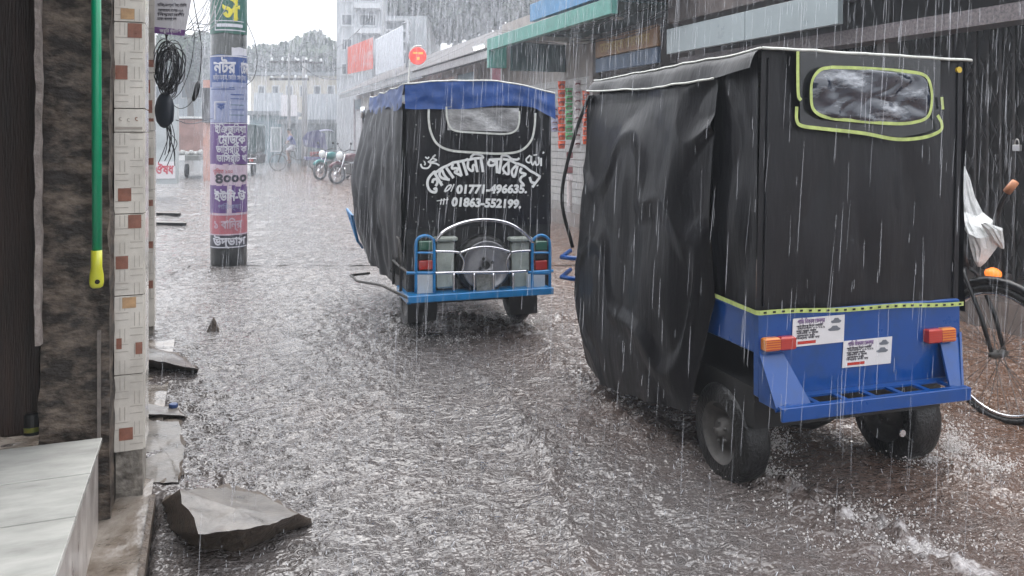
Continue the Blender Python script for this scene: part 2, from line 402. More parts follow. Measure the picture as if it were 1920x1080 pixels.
# floral band
m = mb()
for k_ in range(3):
    c = Vector((X1(228+k_*15), -.0085, Z1(222+2*(k_%2)))); m.ribbon([c+Vector((.010*t*math.cos(t*5), 0, .010*t*math.sin(t*5))) for t in [i/14 for i in range(3,15)]], .003, (0,-1,0), 0, M_brown if k_ == 2 else M_line)
m.build('floral_print', parent=P1)
sq2 = [(276,62,288,80,2),(277,112,289,126,0),(276,296,289,309,0),(274,374,288,386,0),(274,452,288,465,0),(276,525,288,540,0),(278,150,284,175,0),(277,188,287,212,0),(270,55,275,66,1),(270,222,289,228,0)]
P2, X2, Z2 = tile_pillar('tiled_pillar', 6.41, 6.62, -.52, -.35, 252, 289, [-60,136,245,356,460,560,612], sq2,
            'farther cream tiled pillar with the cable bundle hanging from it', 628)
# rough column with the broom
M_col = M('shade-dark weathered column', (.018,.013,.010), .5, col2=(.21,.165,.13), vscale=9, bump=1, bscale=26, stretch=(1,1,1.8), thresh=(.45,.72), detail=10)  # weathered mottling; the dark tone also holds the interior shade
def rough_box(s0, s1, V0, V1, z0, z1, m, amp=.012, n=14, nz=60):
    g = mb()
    def f(fn, a, b): g.grid(fn, a, b, m)
    dz = lambda p: p+noise.noise_vector(p*9)*amp+noise.noise_vector(p*31)*amp*.4
    f(lambda u, v: dz(R(s0, V0+(V1-V0)*u, z0+(z1-z0)*v)), n, nz)
    f(lambda u, v: dz(R(s0+(s1-s0)*u, V1, z0+(z1-z0)*v)), n, nz)
    f(lambda u, v: dz(R(s1-(s1-s0)*u, V0, z0+(z1-z0)*v)), n, nz)
    return g
g = rough_box(3.35, 3.75, -.565, -.335, 0, 3, M_col)
g.build('rough_column', smooth=True, label='dark weathered concrete column left of the tiled pillar', cat='column')
g = rough_box(3.3, 3.34, -.572, -.553, .7, 2.35, M('pale mortar', (.30,.26,.24), .6, var=.4, vscale=20, bump=1), .006, 3, 60)
g.build('mortar_seam', smooth=True, label='pale lumpy mortar seam running down beside the dark column', cat='mortar')
mb().box((0,0,0),(1,1,1), fr=lambda x,y,z: R(3.335+x*.02, -.375+y*.012, .3+z*.43)).build('batten', M('grey batten',(.16,.14,.125),.5,var=.3,vscale=30), label='thin grey batten upright at the foot of the dark column', cat='batten')
M_door = M('dark stained wood', (.010,.006,.004), .5, col2=(.040,.022,.016), vscale=3, stretch=(9,9,.7), bump=.6, bscale=20)
dr = empty('wooden_door', R(3.5,-1.2), TH, 'dark brown wooden shop door at the far left edge', 'door')
m = mb()
for q in range(6): m.box((-.9+q*.21, .05, .42), (-.9+q*.21+.2, .09, 2.9), M_door, bev=.006)
m.build('door_panel', parent=dr)
mb().box((.50,-.1,.35), (.625,.09,2.95), M_door, bev=.01).build('door_frame', parent=dr)
m = mb()
for z in (.9, 1.5, 2.0): m.box((-.9,.02,z), (.495,.048,z+.09), M_door, bev=.006)
m.build('door_rail', parent=dr)
m = mb(); c = at(28, 40, 3.1); q = dr.matrix_basis.inverted() @ c
for a in range(3): m.tube([q+Vector((.03*math.cos(t*PI/6)*(1+.2*a), -.02+.01*a, .04*math.sin(t*PI/6)+.03*a-.03)) for t in range(12)], .006, closed=True, n=6)
m.build('door_chain', M('rusty iron',(.16,.07,.045),.45,.6,var=.4,vscale=40), parent=dr, smooth=True)
pl = empty('padlock', at(20, 98, 3.05), TH, 'pale blue padlock hanging on the dark wooden door', 'padlock')
mb().box((-.034,-.014,-.03), (.034,.014,.03), bev=.004).build('lock_body', M('pale blue paint',(.16,.33,.44),.3,var=.15,vscale=20), parent=pl)
mb().tube([(.02*math.cos(a*PI/8), 0, .03+.045*math.sin(a*PI/8)) for a in range(9)], .005, n=8).build('shackle', M('dull steel',(.45,.44,.42),.35,.8), parent=pl, smooth=True)
# threshold step inside and tiled plinth
M_plinth = M('white floor tile', (.50,.50,.47), .2, var=.2, vscale=4, coat=.5, stretch=(1,3,1))
M_marble = M('streaked marble tile', (.20,.17,.16), .3, col2=(.50,.46,.43), vscale=6, stretch=(8,2,.8), coat=.3, thresh=(.35,.65))
pb = empty('tiled_plinth', R(1.5,-.9), TH, 'white tiled shop plinth with streaked marble side in the lower left corner', 'plinth')
mb().box((-1.2,-2.5,0), (.535,1.78,.33), M_marble).build('side_cladding', parent=pb)
m = mb(); ss = [-2.5,-1.6,-1.2,-.8,-.36,.02,.40,.78,1.13,1.45,1.785]
for a, b in zip(ss[:-1], ss[1:]):
    for c_, d_ in ((-1.2,-.62),(-.617,-.02),(-.017,.548)): m.box((c_,a+.0035,.331), (d_,b-.0035,.35), M_plinth, bev=.002)
m.build('top_tile', parent=pb)
mb().box((-1.25,1.79,0),(-.01,1.9,.5), M_conc).build('threshold', parent=pb)
m = mb()
for (a, b, c_) in ((238,722,.03),(185,728,.016),(35,700,.02)):
    p = gnd(a, b+180, .352) if b+180 > 300 else None
    m.add([p, p+Vector((c_,.002,0)), p+Vector((c_*.8,.006,0)), p+Vector((.004,.006,0))], [(0,1,2,3)])
tc_ = empty('tin_can', gnd(62, 812, .35), 0, 'small dark tin with yellow and green band at the back of the plinth', 'tin')
mb().lathe([(.034,0),(.036,.003),(.036,.012)], (0,0,0), 'z', None, 20).build('base', M('tin black',(.02,.02,.02),.3), parent=tc_)
mb().lathe([(.035,.012),(.036,.03)], (0,0,0), 'z', None, 20, False).build('band', M('tin band',(.30,.24,.03),.4,col2=(.10,.16,.05),vscale=50), parent=tc_)
mb().lathe([(.035,.03),(.035,.075),(.028,.083),(.0,.083)], (0,0,0), 'z', None, 20).build('body', M('tin black',(.02,.02,.02),.3), parent=tc_)
# broom handle hanging
bh = empty('broom_handle', at(181, 540, 2.86), TH, 'green broom handle with yellow end hanging before the dark column', 'broom')
mb().tube([(.002,0,.13),(0,0,.7),(-.004,0,1.55)], .0165, n=20).build('shaft', M('green plastic',(.0,.28,.13),.3,var=.08,vscale=8,coat=.3), parent=bh, smooth=True)
g = mb(); prof = [(.013,.0),(.021,.006),(.024,.02),(.0235,.045),(.0185,.075),(.0185,.135)]
n = 20; vs_ = []; fs_ = []
for r_, z in prof:
    for j in range(n): vs_.append((r_*math.cos(2*PI*j/n), (r_*.55 if z < .06 else r_)*math.sin(2*PI*j/n), z))
for i in range(len(prof)-1):
    for j in range(n): fs_.append((i*n+j, i*n+(j+1)%n, (i+1)*n+(j+1)%n, (i+1)*n+j))
fs_ += [tuple(range(n-1,-1,-1)), tuple(range((len(prof)-1)*n, len(prof)*n))]
g.add(vs_, fs_).build('end_cap', M('yellow plastic',(.55,.55,.04),.3,coat=.3), parent=bh, smooth=True)
mb().lathe([(.0085,-.0138),(.0085,-.0125)], (.004,0,.024), 'y', None, 16).build('hanging_hole', M('hole black',(.02,.015,.01),.8), parent=bh)
# roof added out of view to darken the left walk
mb().box((0,0,0),(1,1,1), M('tin underside',(.10,.09,.08),.6,var=.3), fr=lambda x,y,z: R(-3+x*9.8, -4+y*3.75, 2.9+z*.05+.25*(1-y))).build('shade_awning', label='unseen tin awning added to shade the left shop fronts', cat='awning')
mb().box((0,0,0),(1,1,1), M('dark shop wall',(.04,.032,.028),.7,var=.3), fr=lambda x,y,z: R(-3+x*9.7, -2.1+y*.1, z*3)).build('shop_wall', label='dark back wall of the left shop', cat='wall')
mb().box((0,0,0),(1,1,1), M('dark shop wall',(.04,.032,.028),.7,var=.3), fr=lambda x,y,z: R(6.63+x*.12, -4+y*3.4, z*3)).build('shop_wall', label='dark side wall behind the farther tiled pillar', cat='wall')
# ================================================================ cables, notice board
M_cable = M('black cable', (.012,.012,.014), .3)
cb = empty('cable_bundle', at(315, 130, 5.9), 0, 'tangled black cable coil with splice box hanging beside farther tiled pillar', 'cables')
m = mb(); r_ = random.Random(5); k59 = 5.9/F
for q in range(34):
    cx = (r_.uniform(-8,12))*k59; rx = r_.uniform(8,22)*k59; rz = r_.uniform(28,48)*k59; ph = r_.uniform(-.3,.3); yy = r_.uniform(-.04,.04); cz = r_.uniform(-12,14)*k59
    m.tube([(cx+rx*math.cos(a)+ph*rz*math.sin(a)*.4+noise.noise(Vector((a,q,0)))*.012, yy+.01*math.sin(a*2), cz+rz*math.sin(a)) for a in [2*PI*i/22 for i in range(22)]], .0035, n=6, closed=True)
m.build('coil', M_cable, parent=cb, smooth=True)
g = mb().blob((-.02,0,-.30), .085, sq=(.85,.5,1.6), nz=.12, fq=3); g.build('splice_box', M('black box',(.015,.02,.03),.4), parent=cb, smooth=True)
m = mb()
for q in range(9):
    x0 = r_.uniform(-8,14)*k59; x1 = x0+r_.uniform(-6,22)*k59; L = r_.uniform(60,110)*k59
    m.tube(smoothline([(x0,.0,-.36),(x0+.01*q*.3,.02,-.36-L*.4),(x1,0,-.36-L*.75),(x1-.02*(q%3),.01,-.36-L)]), .003, n=5)
m.build('loose_ends', M_cable, parent=cb, smooth=True)
m = mb()
for q in range(4): m.tube(smoothline([(-.02+.01*q,0,.28),(-.01,0,.2+.01*q),(0,0,.12)]), .005, n=5)
m.build('hanging_tie', M_cable, parent=cb, smooth=True)
m = mb(); A = lambda x, y, d=5.9: at(x, y, d)
m.tube(smoothline([A(358,-30),A(368,30),A(377,80),A(376,130),A(371,158)]), .004, n=6)
m.tube(smoothline([A(362,188),A(350,200),A(335,203),A(322,190),A(340,170),A(358,120),A(364,60),A(352,20),A(345,-20)]), .003, n=5)
m.build('drop_cable', M_cable, smooth=True, label='thin drop cable looping down with an inline black splice', cat='cable')
mb().tube([A(372,152),A(371,158),A(368,172),A(364,184),A(362,190)], [.008,.018,.021,.018,.008], n=12).build('cable_splice', M_cable, smooth=True, label='black sleeve splice on the thin drop cable', cat='splice')
m = mb()
for q in range(9):
    a = A(345+q*3, r_.uniform(30,75), 6.3); b = A(r_.uniform(385,430), r_.uniform(-60,10), 8.4)
    m.tube(smoothline([a, a.lerp(b,.5)+Vector((0,0,-r_.uniform(.02,.2))), b]), .004, n=5)
m.build('overhead_wires', M_cable, smooth=True, label='spray of thin wires running from the coil up to the pole', cat='wires')
m = mb(); m.tube(smoothline([at(462,40,8.8),at(478,80,8.8),at(482,115,8.8),at(476,145,8.8),at(462,160,8.8)]), .004, n=5)
m.tube(smoothline([at(330,225,6),at(360,232,7),at(398,222,8.6)]), .004, n=5)
m.build('loop_wire', M_cable, smooth=True, label='thin wire looping out on the right of the poster pole', cat='wire')
nb = empty('notice_board', at(325, 60, 5.75), TH*.5, 'white printed notice sheet with purple lower edge above the cables', 'notice')
k57 = 5.75/F
M_paper = M('paper white',(.62,.60,.62),.45,var=.06); M_purple = M('print purple',(.16,.07,.22),.5,var=.3,vscale=30); M_dk = M('print dark',(.05,.045,.06),.6)
mb().poly([(-33*k57,0,-3*k57),(20*k57,0,-7*k57),(34*k57,0,75*k57),(-33*k57,0,75*k57)], .006, nrm=Vector((0,-1,0))).build('sheet', M_paper, parent=nb)
m = mb(); m.poly([(-33*k57,-.003,-3*k57),(20*k57,-.003,-7*k57),(22*k57,-.003,4*k57),(-33*k57,-.003,9*k57)], .002, M_purple, Vector((0,-1,0)))
for zz, wd, t_ in ((48,52,'বিজ্ঞপ্তি নোটিশ'),(38,46,'েযাগােযাগ নমবর ০১৭'),(30,48,'িনয়মাবলী'),(22,34,'ঢাকা বাংলােদশ')):
    text(t_, 7*k57, lambda x, y, h, zz=zz: (-28*k57+x, -.003-h, zz*k57+y), m, M_dk, .03, wmax=wd*k57)
text('জরুির েনািটশ', 8*k57, lambda x, y, h: (-24*k57+x, -.005-h, -1*k57+y), m, M_paper, .03, wmax=38*k57)
m.build('print', parent=nb)
# ================================================================ POSTER POLE
PD = F*HC/(500-HY)+.2
pole = empty('utility_pole', at(429, HY, PD)-Vector((0,0,HC)), math.atan2(429-960, F)*-1, 'thick round utility pole covered in coloured posters', 'pole')
pr_ = 33.5/F*PD*.965
M_pole = M('dark wet pole', (.05,.055,.055), .3, var=.4, vscale=10, bump=.4, coat=.5)
mb().lathe([(pr_*1.01,-.1),(pr_,1.5),(pr_*.97,7.5)], (0,0,0), 'z', None, 40).build('shaft', M_pole, parent=pole, smooth=True)
def pz(py): return HC+(HY-py)/F*(PD-pr_)
def cyl(px, z, off): a = math.asin(max(-.995,min(.995,(px-429)/33.5))); r = pr_+off; return (r*math.sin(a), -r*math.cos(a), z)
def poster(y0, y1, m_, items=(), px0=396, px1=462, off=.006, label=None, tilt=0):
    me_ = mb(); me_.grid(lambda u, v: cyl(px0+(px1-px0)*u, pz(y1+(y0-y1)*v+tilt*(u-.5)+.8*math.sin(u*9+y0)), off+.002*noise.noise(Vector((u*6, v*5, y0)))), 24, 6, m_)
    ob = me_.build('poster', parent=pole, smooth=True, label=label)
    if items:
        t_ = mb()
        for it in items:
            if it[0] == 't':
                _, body, x, y, size, wd, mt, bold = it
                text(body, size*PD/F, lambda X_, Y_, h, x=x, y=y: cyl(x+X_/PD*F, pz(y)+Y_, off+.004+h), t_, mt, bold, wmax=wd*PD/F if wd else None)
            else:
                _, x0, ya, x1, yb, mt = it
                t_.grid(lambda u, v: cyl(x0+(x1-x0)*u, pz(yb+(ya-yb)*v), off+.0035), 12, 1, mt)
        t_.build('lettering', parent=ob)
    return ob
C = lambda n_, c_, **k_: M('poster '+n_, c_, .35, var=.12, vscale=12, coat=.3, **k_)
wt = C('white', (.55,.55,.60)); yl = C('yellow', (.62,.55,.05)); gr = C('green', (.03,.11,.085)); bl = C('blue', (.045,.085,.25)); pp = C('purple', (.12,.06,.20))
pk = C('pink', (.50,.40,.47)); rd = C('red', (.42,.13,.16)); dk = C('dark', (.035,.035,.05)); lb = C('lilac', (.27,.30,.44)); rdt = C('redtext', (.4,.06,.08))
poster(-30, 62, gr, [('t','য়',415,8,44,36,yl,.05),('t','স',418,36,40,30,yl,.05),('r',405,38,455,39.5,wt),('r',405,55,458,57,wt),('r',405,10,406.5,56,wt),('r',408,44,453,50,wt)], label='dark green poster with yellow letters')
poster(88, 106, wt, px0=434, px1=461, off=.004)
poster(103, 164, bl, [('r',397,104,461,106,wt),('t','নটর',403,136,30,38,wt,.035),('t','েডম',447,136,30,16,wt,.035),('t','ভির্ত চলেছ, েকািচং েসন্টার',402,149,12,56,wt,.02),('r',400,154,461,163,lb)], label='blue poster reading in white script')
poster(163, 230, lb, [('r',399,166,440,168,bl),('r',404,190,406,224,wt),('r',404,190,425,192,wt),('t','ক',409,206,18,13,bl,.03),('r',432,176,455,178,bl),('r',432,184,455,185.5,bl),('r',432,196,455,197,gr),('r',430,205,456,206,bl),('r',430,215,456,216,gr)], label='pale blue printed poster')
poster(230, 309, pp, [('r',397,230.5,461,232,wt),('t','ইিঞ্জিনয়া',405,249,19,54,wt,.03),('t','েমিডেক',406,269,22,52,wt,.035),('t','ভািসর্িট ক',407,286,18,53,wt,.03),('t','ভািসর্িট খ',408,303,18,52,wt,.03)], label='purple poster with four lines of white script')
poster(308, 349, pk, [('t','বৃিত্ত ১০০',402,325,10,34,rdt,.025),('t','৪০০০',406,343,25,54,dk,.045)], label='pale pink poster band with large dark numerals', tilt=4)
poster(347, 401, pp, [('t','ইউিন-উ',404,376,22,54,wt,.035),('t','পিরক্ষা',410,392,12,40,lb,.02),('r',426,348,434,401,pk)])
poster(400, 441, rd, [('r',396,400,461,404,pk),('t','১ বািন্র',404,428,20,48,pk,.03)], label='faded red and pink poster')
poster(440, 466, dk, [('r',397,439,461,441.5,pk),('t','উদ্ভাস',402,460,20,56,wt,.035),('r',397,463,461,465,wt)], label='lowest dark poster with white script')
# ================================================================ VEHICLE MATERIALS AND SHARED PARTS
M_canvas = M('wet black tarpaulin', (.007,.007,.009), .42, var=.35, vscale=6, bump=.55, bscale=11, spec=.3, stretch=(1.5,1.5,.3), coat=.12)
M_bluecan = M('blue tarpaulin', (.004,.045,.20), .4, var=.3, vscale=5, bump=.4, bscale=14)
M_blue = M('blue enamel', (.000,.052,.235), .3, col2=(.012,.045,.13), thresh=(.48,.82), vscale=7, detail=9, coat=.25, bump=.06, bscale=12)
M_azure = M('azure enamel', (.005,.17,.42), .3, var=.2, vscale=9, coat=.4)
M_chrome = M('chrome tube', (.72,.72,.74), .16, 1, var=.1, vscale=30)
M_tyre = M('wet tyre', (.012,.012,.012), .35, bump=.6, bscale=70)
M_under = M('underbody black', (.010,.010,.010), .5)
M_trim = M('yellow green trim', (.42,.50,.16), .45, var=.25, vscale=30)
M_trimw = M('pale trim', (.55,.56,.52), .45, var=.2, vscale=30)
M_clear = M('clear plastic window', (.014,.020,.035), .10, col2=(.50,.53,.57), vscale=5, bump=.1, bscale=20, spec=1, coat=.3, stretch=(.8,.8,2.6), detail=5, thresh=(.53,.74))  # whitish creases; the streak colour also paints in bright reflections
M_red = M('red lens', (.42,.03,.02), .2, coat=.6); M_amber = M('amber lens', (.62,.20,.02), .2, coat=.6)
M_white = M('white enamel', (.62,.64,.64), .35, var=.12)
M_rim = M('steel rim', (.085,.08,.075), .55, .2, var=.45, vscale=14)
M_paint = M('white hand paint', (.72,.73,.72), .55, var=.1, vscale=30)
def wheel(parent, x, y, r, wd, name='wheel', rim=None, side=-1):
    z = r
    t_ = mb().lathe([(r*.62,-wd/2),(r*.9,-wd/2),(r*.985,-wd*.36),(r,-wd*.2),(r,wd*.2),(r*.985,wd*.36),(r*.9,wd/2),(r*.62,wd/2)], (x,y,z), 'x', None, 36, False)
    tr = t_.build(name, M_tyre, parent=parent, smooth=True)
    g_ = mb().lathe([(r*.64,-wd*.5),(r*.64,-wd*.42),(r*.58,-wd*.36),(r*.52,-wd*.2),(r*.30,-wd*.18),(r*.26,-wd*.38),(r*.1,-wd*.40),(r*.09,-wd*.55),(.001,-wd*.55)], (x,y,z), 'x', None, 32, False) if side < 0 else \
         mb().lathe([(r*.64,wd*.5),(r*.64,wd*.42),(r*.58,wd*.36),(r*.52,wd*.2),(r*.30,wd*.18),(r*.26,wd*.38),(r*.1,wd*.40),(r*.09,wd*.55),(.001,wd*.55)], (x,y,z), 'x', None, 32, False)
    for q in range(5):
        a = 2*PI*q/5; g_.lathe([(r*.035,side*wd*.30),(r*.035,side*wd*.45),(.001,side*wd*.45)], (x, y+r*.2*math.cos(a), z+r*.2*math.sin(a)), 'x', None, 8, False)
    g_.build('rim', rim or M_rim, parent=tr, smooth=True)
    return tr
def plane_hit(root_loc, ang, px, py, yoff):
    """the point of a vehicle's own rear plane (local y = yoff) that a line of sight meets"""
    X_ = Vector((math.cos(ang), math.sin(ang), 0)); Y_ = Vector((-math.sin(ang), math.cos(ang), 0))
    o_ = Vector((0,0,HC)); d = Vector(((px-960)/F, 1, (HY-py)/F)); p0 = Vector(root_loc)+Y_*yoff
    t = (p0-o_).dot(Y_)/d.dot(Y_); q = o_+d*t-Vector(root_loc)
    return Vector((q.dot(X_), yoff, q.z))
def wrinkle(p, amp, f=5, seed=0):
    q = Vector((p[0]*f+seed, p[1]*f, p[2]*f*.45))
    return amp*(noise.noise(q)+.5*noise.noise(q*2.3)+.7*(1-abs(noise.noise(q*1.3+Vector((7,3,1)))*3)))
# ================================================================ NEAR RICKSHAW
A2 = math.radians(17); L2 = Vector((1.412, 3.28, 0))
r2 = empty('electric_rickshaw', L2, A2, 'near blue electric rickshaw under a black tarpaulin with yellow-green trimmed window', 'rickshaw')
H = lambda px, py, yo=-.02: plane_hit(L2, A2, px, py, yo)
TL, TR, BL, BR = H(1428,93,0), H(1806,110,0), H(1417,584,0), H(1796,566,0)
ZR = TL.z
def rear2(u, v):   # u left-right, v bottom-top
    p = BL.lerp(BR,u).lerp(TL.lerp(TR,u), v)
    p.y += -.012*math.sin(PI*u)*math.sin(PI*v)+wrinkle(p, .012, 3)*min(1, 6*u, 6*(1-u))
    return p
mb().grid(rear2, 60, 60, M_canvas).build('rear_curtain', parent=r2, smooth=True)
# roof skin: crowned, drooping between hoops
def roof2(u, v):
    x = TL.x-.02+(TR.x+.03-TL.x)*u; y = -.03+1.66*v
    z = ZR+.0-.02*u+.045*math.sin(PI*u)*min(1,v*3)-.02*v-.006*abs(math.sin(PI*3*v))
    return Vector((x, y, z+wrinkle((x,y,z), .004, 4)))
m = mb(); m.grid(roof2, 30, 40, M_canvas); m.build('roof', parent=r2, smooth=True)
def val2(u, v):    # side valance
    y = -.02+1.63*u; x = TL.x-.022-.045*v**.5; z = roof2(0, u).z-v*(.075+.03*u*0+.02*math.sin(u*4))*1.0
    return Vector((x-.01*math.sin(u*20)*v, y, z))
mb().grid(val2, 60, 5, M_canvas).build('side_valance', parent=r2, smooth=True)
m = mb(); m.tube([val2(.16+.84*i/40, 1)+Vector((-.003,0,0)) for i in range(41)], .005, M_trimw, 6)
m.tube([roof2(i/30,0)+Vector((0,-.004,.002)) for i in range(31)], .006, M_trimw, 6); m.tube([roof2(0,i/30)+Vector((-.004,0,.002)) for i in range(31)], .005, M_trimw, 6)  # pale roof-edge tubes stand in for the wet edge's white reflection
m.build('edge_trim_sheen', parent=r2, smooth=True)
mb().grid(lambda u, v: Vector((TR.x+.0, .0+1.6*u, .7+(ZR-.72)*v))+Vector((wrinkle((0,u*1.6,v), .015),0,0)), 20, 20, M_canvas).build('right_curtain', parent=r2, smooth=True)
mb().grid(lambda u, v: Vector((TL.x+(TR.x-TL.x)*u, 1.6, .35+(ZR-.37)*v)), 6, 6, M_canvas).build('front_curtain', parent=r2)
# strip of side canvas behind the rear edge, and the big bulging side curtain
def sidestrip(u, v):
    b_ = Vector((BL.x, .0, BL.z)).lerp(Vector((BL.x-.0, .34, BL.z+.01)), u); t_ = Vector((TL.x-.015, 0, ZR-.01)).lerp(Vector((TL.x-.015, .34, ZR-.06)), u)
    p = b_.lerp(t_, v); p.x += wrinkle(p, .014, 4)*min(1, 5*u); return p
mb().grid(sidestrip, 16, 40, M_canvas).build('corner_canvas', parent=r2, smooth=True)
def curtain2(u, v):   # u: rear->front, v: bottom->top
    y = .27+1.36*u+.05*math.sin(v*7)*u
    zb = .07+.03*abs(noise.noise(Vector((u*5, 2, 0))))+.20*(1-u)**1.5+.45*max(0, .13-u)/.13+.04*max(0,u-.9)*10
    z = zb+(ZR-.10-zb)*v
    bulge = .115*math.sin(PI*min(1, v*1.02+.02))**.7*(.35+.65*u)*(1-.45*(v**3))+.06*(1-v)*math.sin(PI*u)
    p = Vector((TL.x-.03-bulge, y, z))
    fold = .005*math.sin(u*13+v*3)*(1-v*.7)+.004*math.sin(u*33-v*4)*(1-v)+.03*noise.noise(Vector((u*2.2, v*3.1, 8)))
    p.x += fold*min(1, 4*u+.2)-wrinkle(p, .006, 3.0)*min(1, (1-v)*5)-.022*max(0, .16-abs(noise.noise(Vector((u*2.6+v*1.5, v*2.3-u*1.1, 2)))))/.16
    p.y += .035*noise.noise(Vector((z*5, 3, 1)))*u
    return p
mb().grid(curtain2, 110, 90, M_canvas).build('side_curtain', parent=r2, smooth=True)
m = mb(); m.tube(smoothline([Vector((TL.x-.05,1.64,ZR-.1)), Vector((TL.x-.13,1.68,1.45)), Vector((TL.x-.20,1.7,1.1)), Vector((TL.x-.14,1.68,.8))]), .011, n=8)
m.build('front_hoop', M_under, parent=r2, smooth=True)
# window flap trims
def Hp(pts, yo): return smoothline([H(a, b, yo) for a, b in pts], 6)
m = mb(); nn = (0,-1,0)
m.ribbon(Hp([(1496,96),(1496,140),(1497,178),(1502,188)], -.05), .014, nn, 0, M_trim)
m.ribbon(Hp([(1494,200),(1494,225),(1504,236),(1540,241),(1620,250),(1680,261),(1730,258),(1762,246),(1766,232),(1758,216)], -.055), .014, nn, 0, M_trim)
m.ribbon(Hp([(1768,205),(1767,195),(1766,182)], -.05), .014, nn, 0, M_trim)
ring = smoothline([H(a,b,-.058) for a,b in [(1560,126),(1620,128),(1700,134),(1735,142),(1746,165),(1747,195),(1740,218),(1720,228),(1680,232),(1600,226),(1550,220),(1526,206),(1521,180),(1524,150),(1538,131),(1560,126)]], 5)[:-1]
m.ribbon(ring, .013, nn, 0, M_trim, closed=True); m.build('window_trim', parent=r2)
c = sum(ring, Vector())/len(ring); m = mb(); k_ = len(ring); K = 22; vv = []
for q in range(K+1):
    for p in ring:
        x = p.lerp(c, q/K); e = min(1, q/2.5)
        f_ = abs(noise.noise(Vector((x.x*5+x.z*9, x.z*4-x.x*3, 5))))*.045+abs(noise.noise(Vector((x.x*14-x.z*10, x.z*17, 2))))*.012
        vv.append(x+Vector((0, .004-f_*e, 0)))
m.add(vv, [(q*k_+i,q*k_+(i+1)%k_,(q+1)*k_+(i+1)%k_,(q+1)*k_+i) for q in range(K) for i in range(k_)])
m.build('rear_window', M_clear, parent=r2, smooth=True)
m = mb(); fl = [(1500,96),(1500,180),(1500,236),(1620,248),(1690,258),(1760,244),(1762,200),(1764,104)]
m.poly([H(a,b,-.035) for a,b in fl][::-1], .004, nrm=Vector((0,-1,0))); m.build('window_flap', M('flap plastic',(.016,.018,.02),.25,bump=.6,bscale=10,coat=.4), parent=r2)
c = H(1797,131,-.045); mb().lathe([(.013,-.006),(.011,.006)], c, 'y', None, 18).build('reflector', M('yellow disc',(.55,.38,.03),.4), parent=r2)
# hem trim
m = mb(); hem = [H(1340+0,553,-.0)]; 
pts = [Vector((BL.x-.012, .34, BL.z+.012)), Vector((BL.x-.014,.1,BL.z+.004)), Vector((BL.x-.012,-.02,BL.z))]+[BL.lerp(BR,i/12)+Vector((0,-.03,.003*math.sin(i))) for i in range(13)]
for a, b in zip(pts[:-1], pts[1:]): m.add([a-Vector((0,0,.009)), b-Vector((0,0,.009)), b+Vector((0,0,.009)), a+Vector((0,0,.009))], [(0,1,2,3)], M_trim)
for i in range(3, len(pts)-1):
    for q in (.25,.75): c = pts[i].lerp(pts[i+1], q); m.add([c+Vector((-.007,-.002,-.004)), c+Vector((.007,-.002,-.004)), c+Vector((.007,-.002,.004)), c+Vector((-.007,-.002,.004))], [(0,1,2,3)], M_canvas)
m.build('hem_trim', parent=r2)
for u_ in (.03,.97):
    mb().tube([rear2(u_, .02+.95*i/40)+Vector((0,-.004,0)) for i in range(41)], .004, n=5).build('stitched_seam', M_canvas, parent=r2, smooth=True)
# blue tail box
xl, xr, zt_ = BL.x+.004, BR.x-.004, BL.z-.006
zb_ = .43
m = mb(); m.box((xl,-.012,zb_), (xr,.02,zt_), M_blue, bev=.006)
m.box((xl,.021,.60), (xl+.02,.45,zt_-.002), M_blue, bev=.005); m.box((xr-.02,.021,.60), (xr,.9,zt_-.002), M_blue, bev=.005)
m.box((xl+.02,.03,zb_+.0), (xr-.02,.9,zb_+.02), M_under)
m.box((xl+.03,.06,.28), (xr-.03,.9,zb_-.003), M_under); m.build('tail_box', parent=r2)
for sx in (-1, 1):   # sloping gusset plates
    x0 = xl if sx < 0 else xr; m = mb(); a = .11*sx
    m.poly([(x0-0*sx,-.016,.60),(x0-a,-.016,.60),(x0-a*1.5,-.13,.415),(x0-(.10 if sx > 0 else 0),-.13,.415)][::(1 if sx > 0 else -1)], .01, nrm=Vector((0,-1,.6)).normalized())
    m.poly([(x0,-.012,.62),(x0,-.015,.42),(x0-(.11 if sx > 0 else 0),-.13,.42)], .008); m.build('gusset', M_blue, parent=r2)
m = mb(); m.box((xl+.0,-.165,.385), (xr-.10,-.155,.438), M_blue, bev=.003); m.box((xl,-.154,.428), (xr-.10,-.135,.4375), M_blue)
m.box((xl,-.055,.428), (xr-.06,-.014,.436), M_blue)
for q in range(7): x = xl+.05+q*(xr-xl-.2)/6; m.box((x-.012,-.134,.426), (x+.012,-.056,.435), M_blue)
m.build('bumper_step', parent=r2)
def lamp(px0, px1, py0, py1, cols):
    a, b = H(px0,py1,-.02), H(px1,py0,-.02); t_ = mb(); n = len(cols)
    for i, c_ in enumerate(cols):
        x0 = a.x+(b.x-a.x)*i/n; x1 = a.x+(b.x-a.x)*(i+1)/n; t_.box((x0+.001,-.045,a.z), (x1-.001,-.013,b.z), c_, bev=.006)
    ob = t_.build('tail_lamp', parent=r2)
    g_ = mb()
    for i in range(5): z = a.z+(b.z-a.z)*(.15+.7*i/4); g_.box((a.x+.004,-.0475,z-.0015), (b.x-.004,-.0455,z+.0015), M_red)
    g_.build('lens_rib', parent=ob)
lamp(1428,1486,628,658,(M_amber,M_red)); lamp(1733,1784,612,643,(M_red,M_amber))
M_stick = M('sticker white',(.62,.60,.60),.4,var=.06)
M_carp = M('printed car grey',(.13,.14,.16),.5)
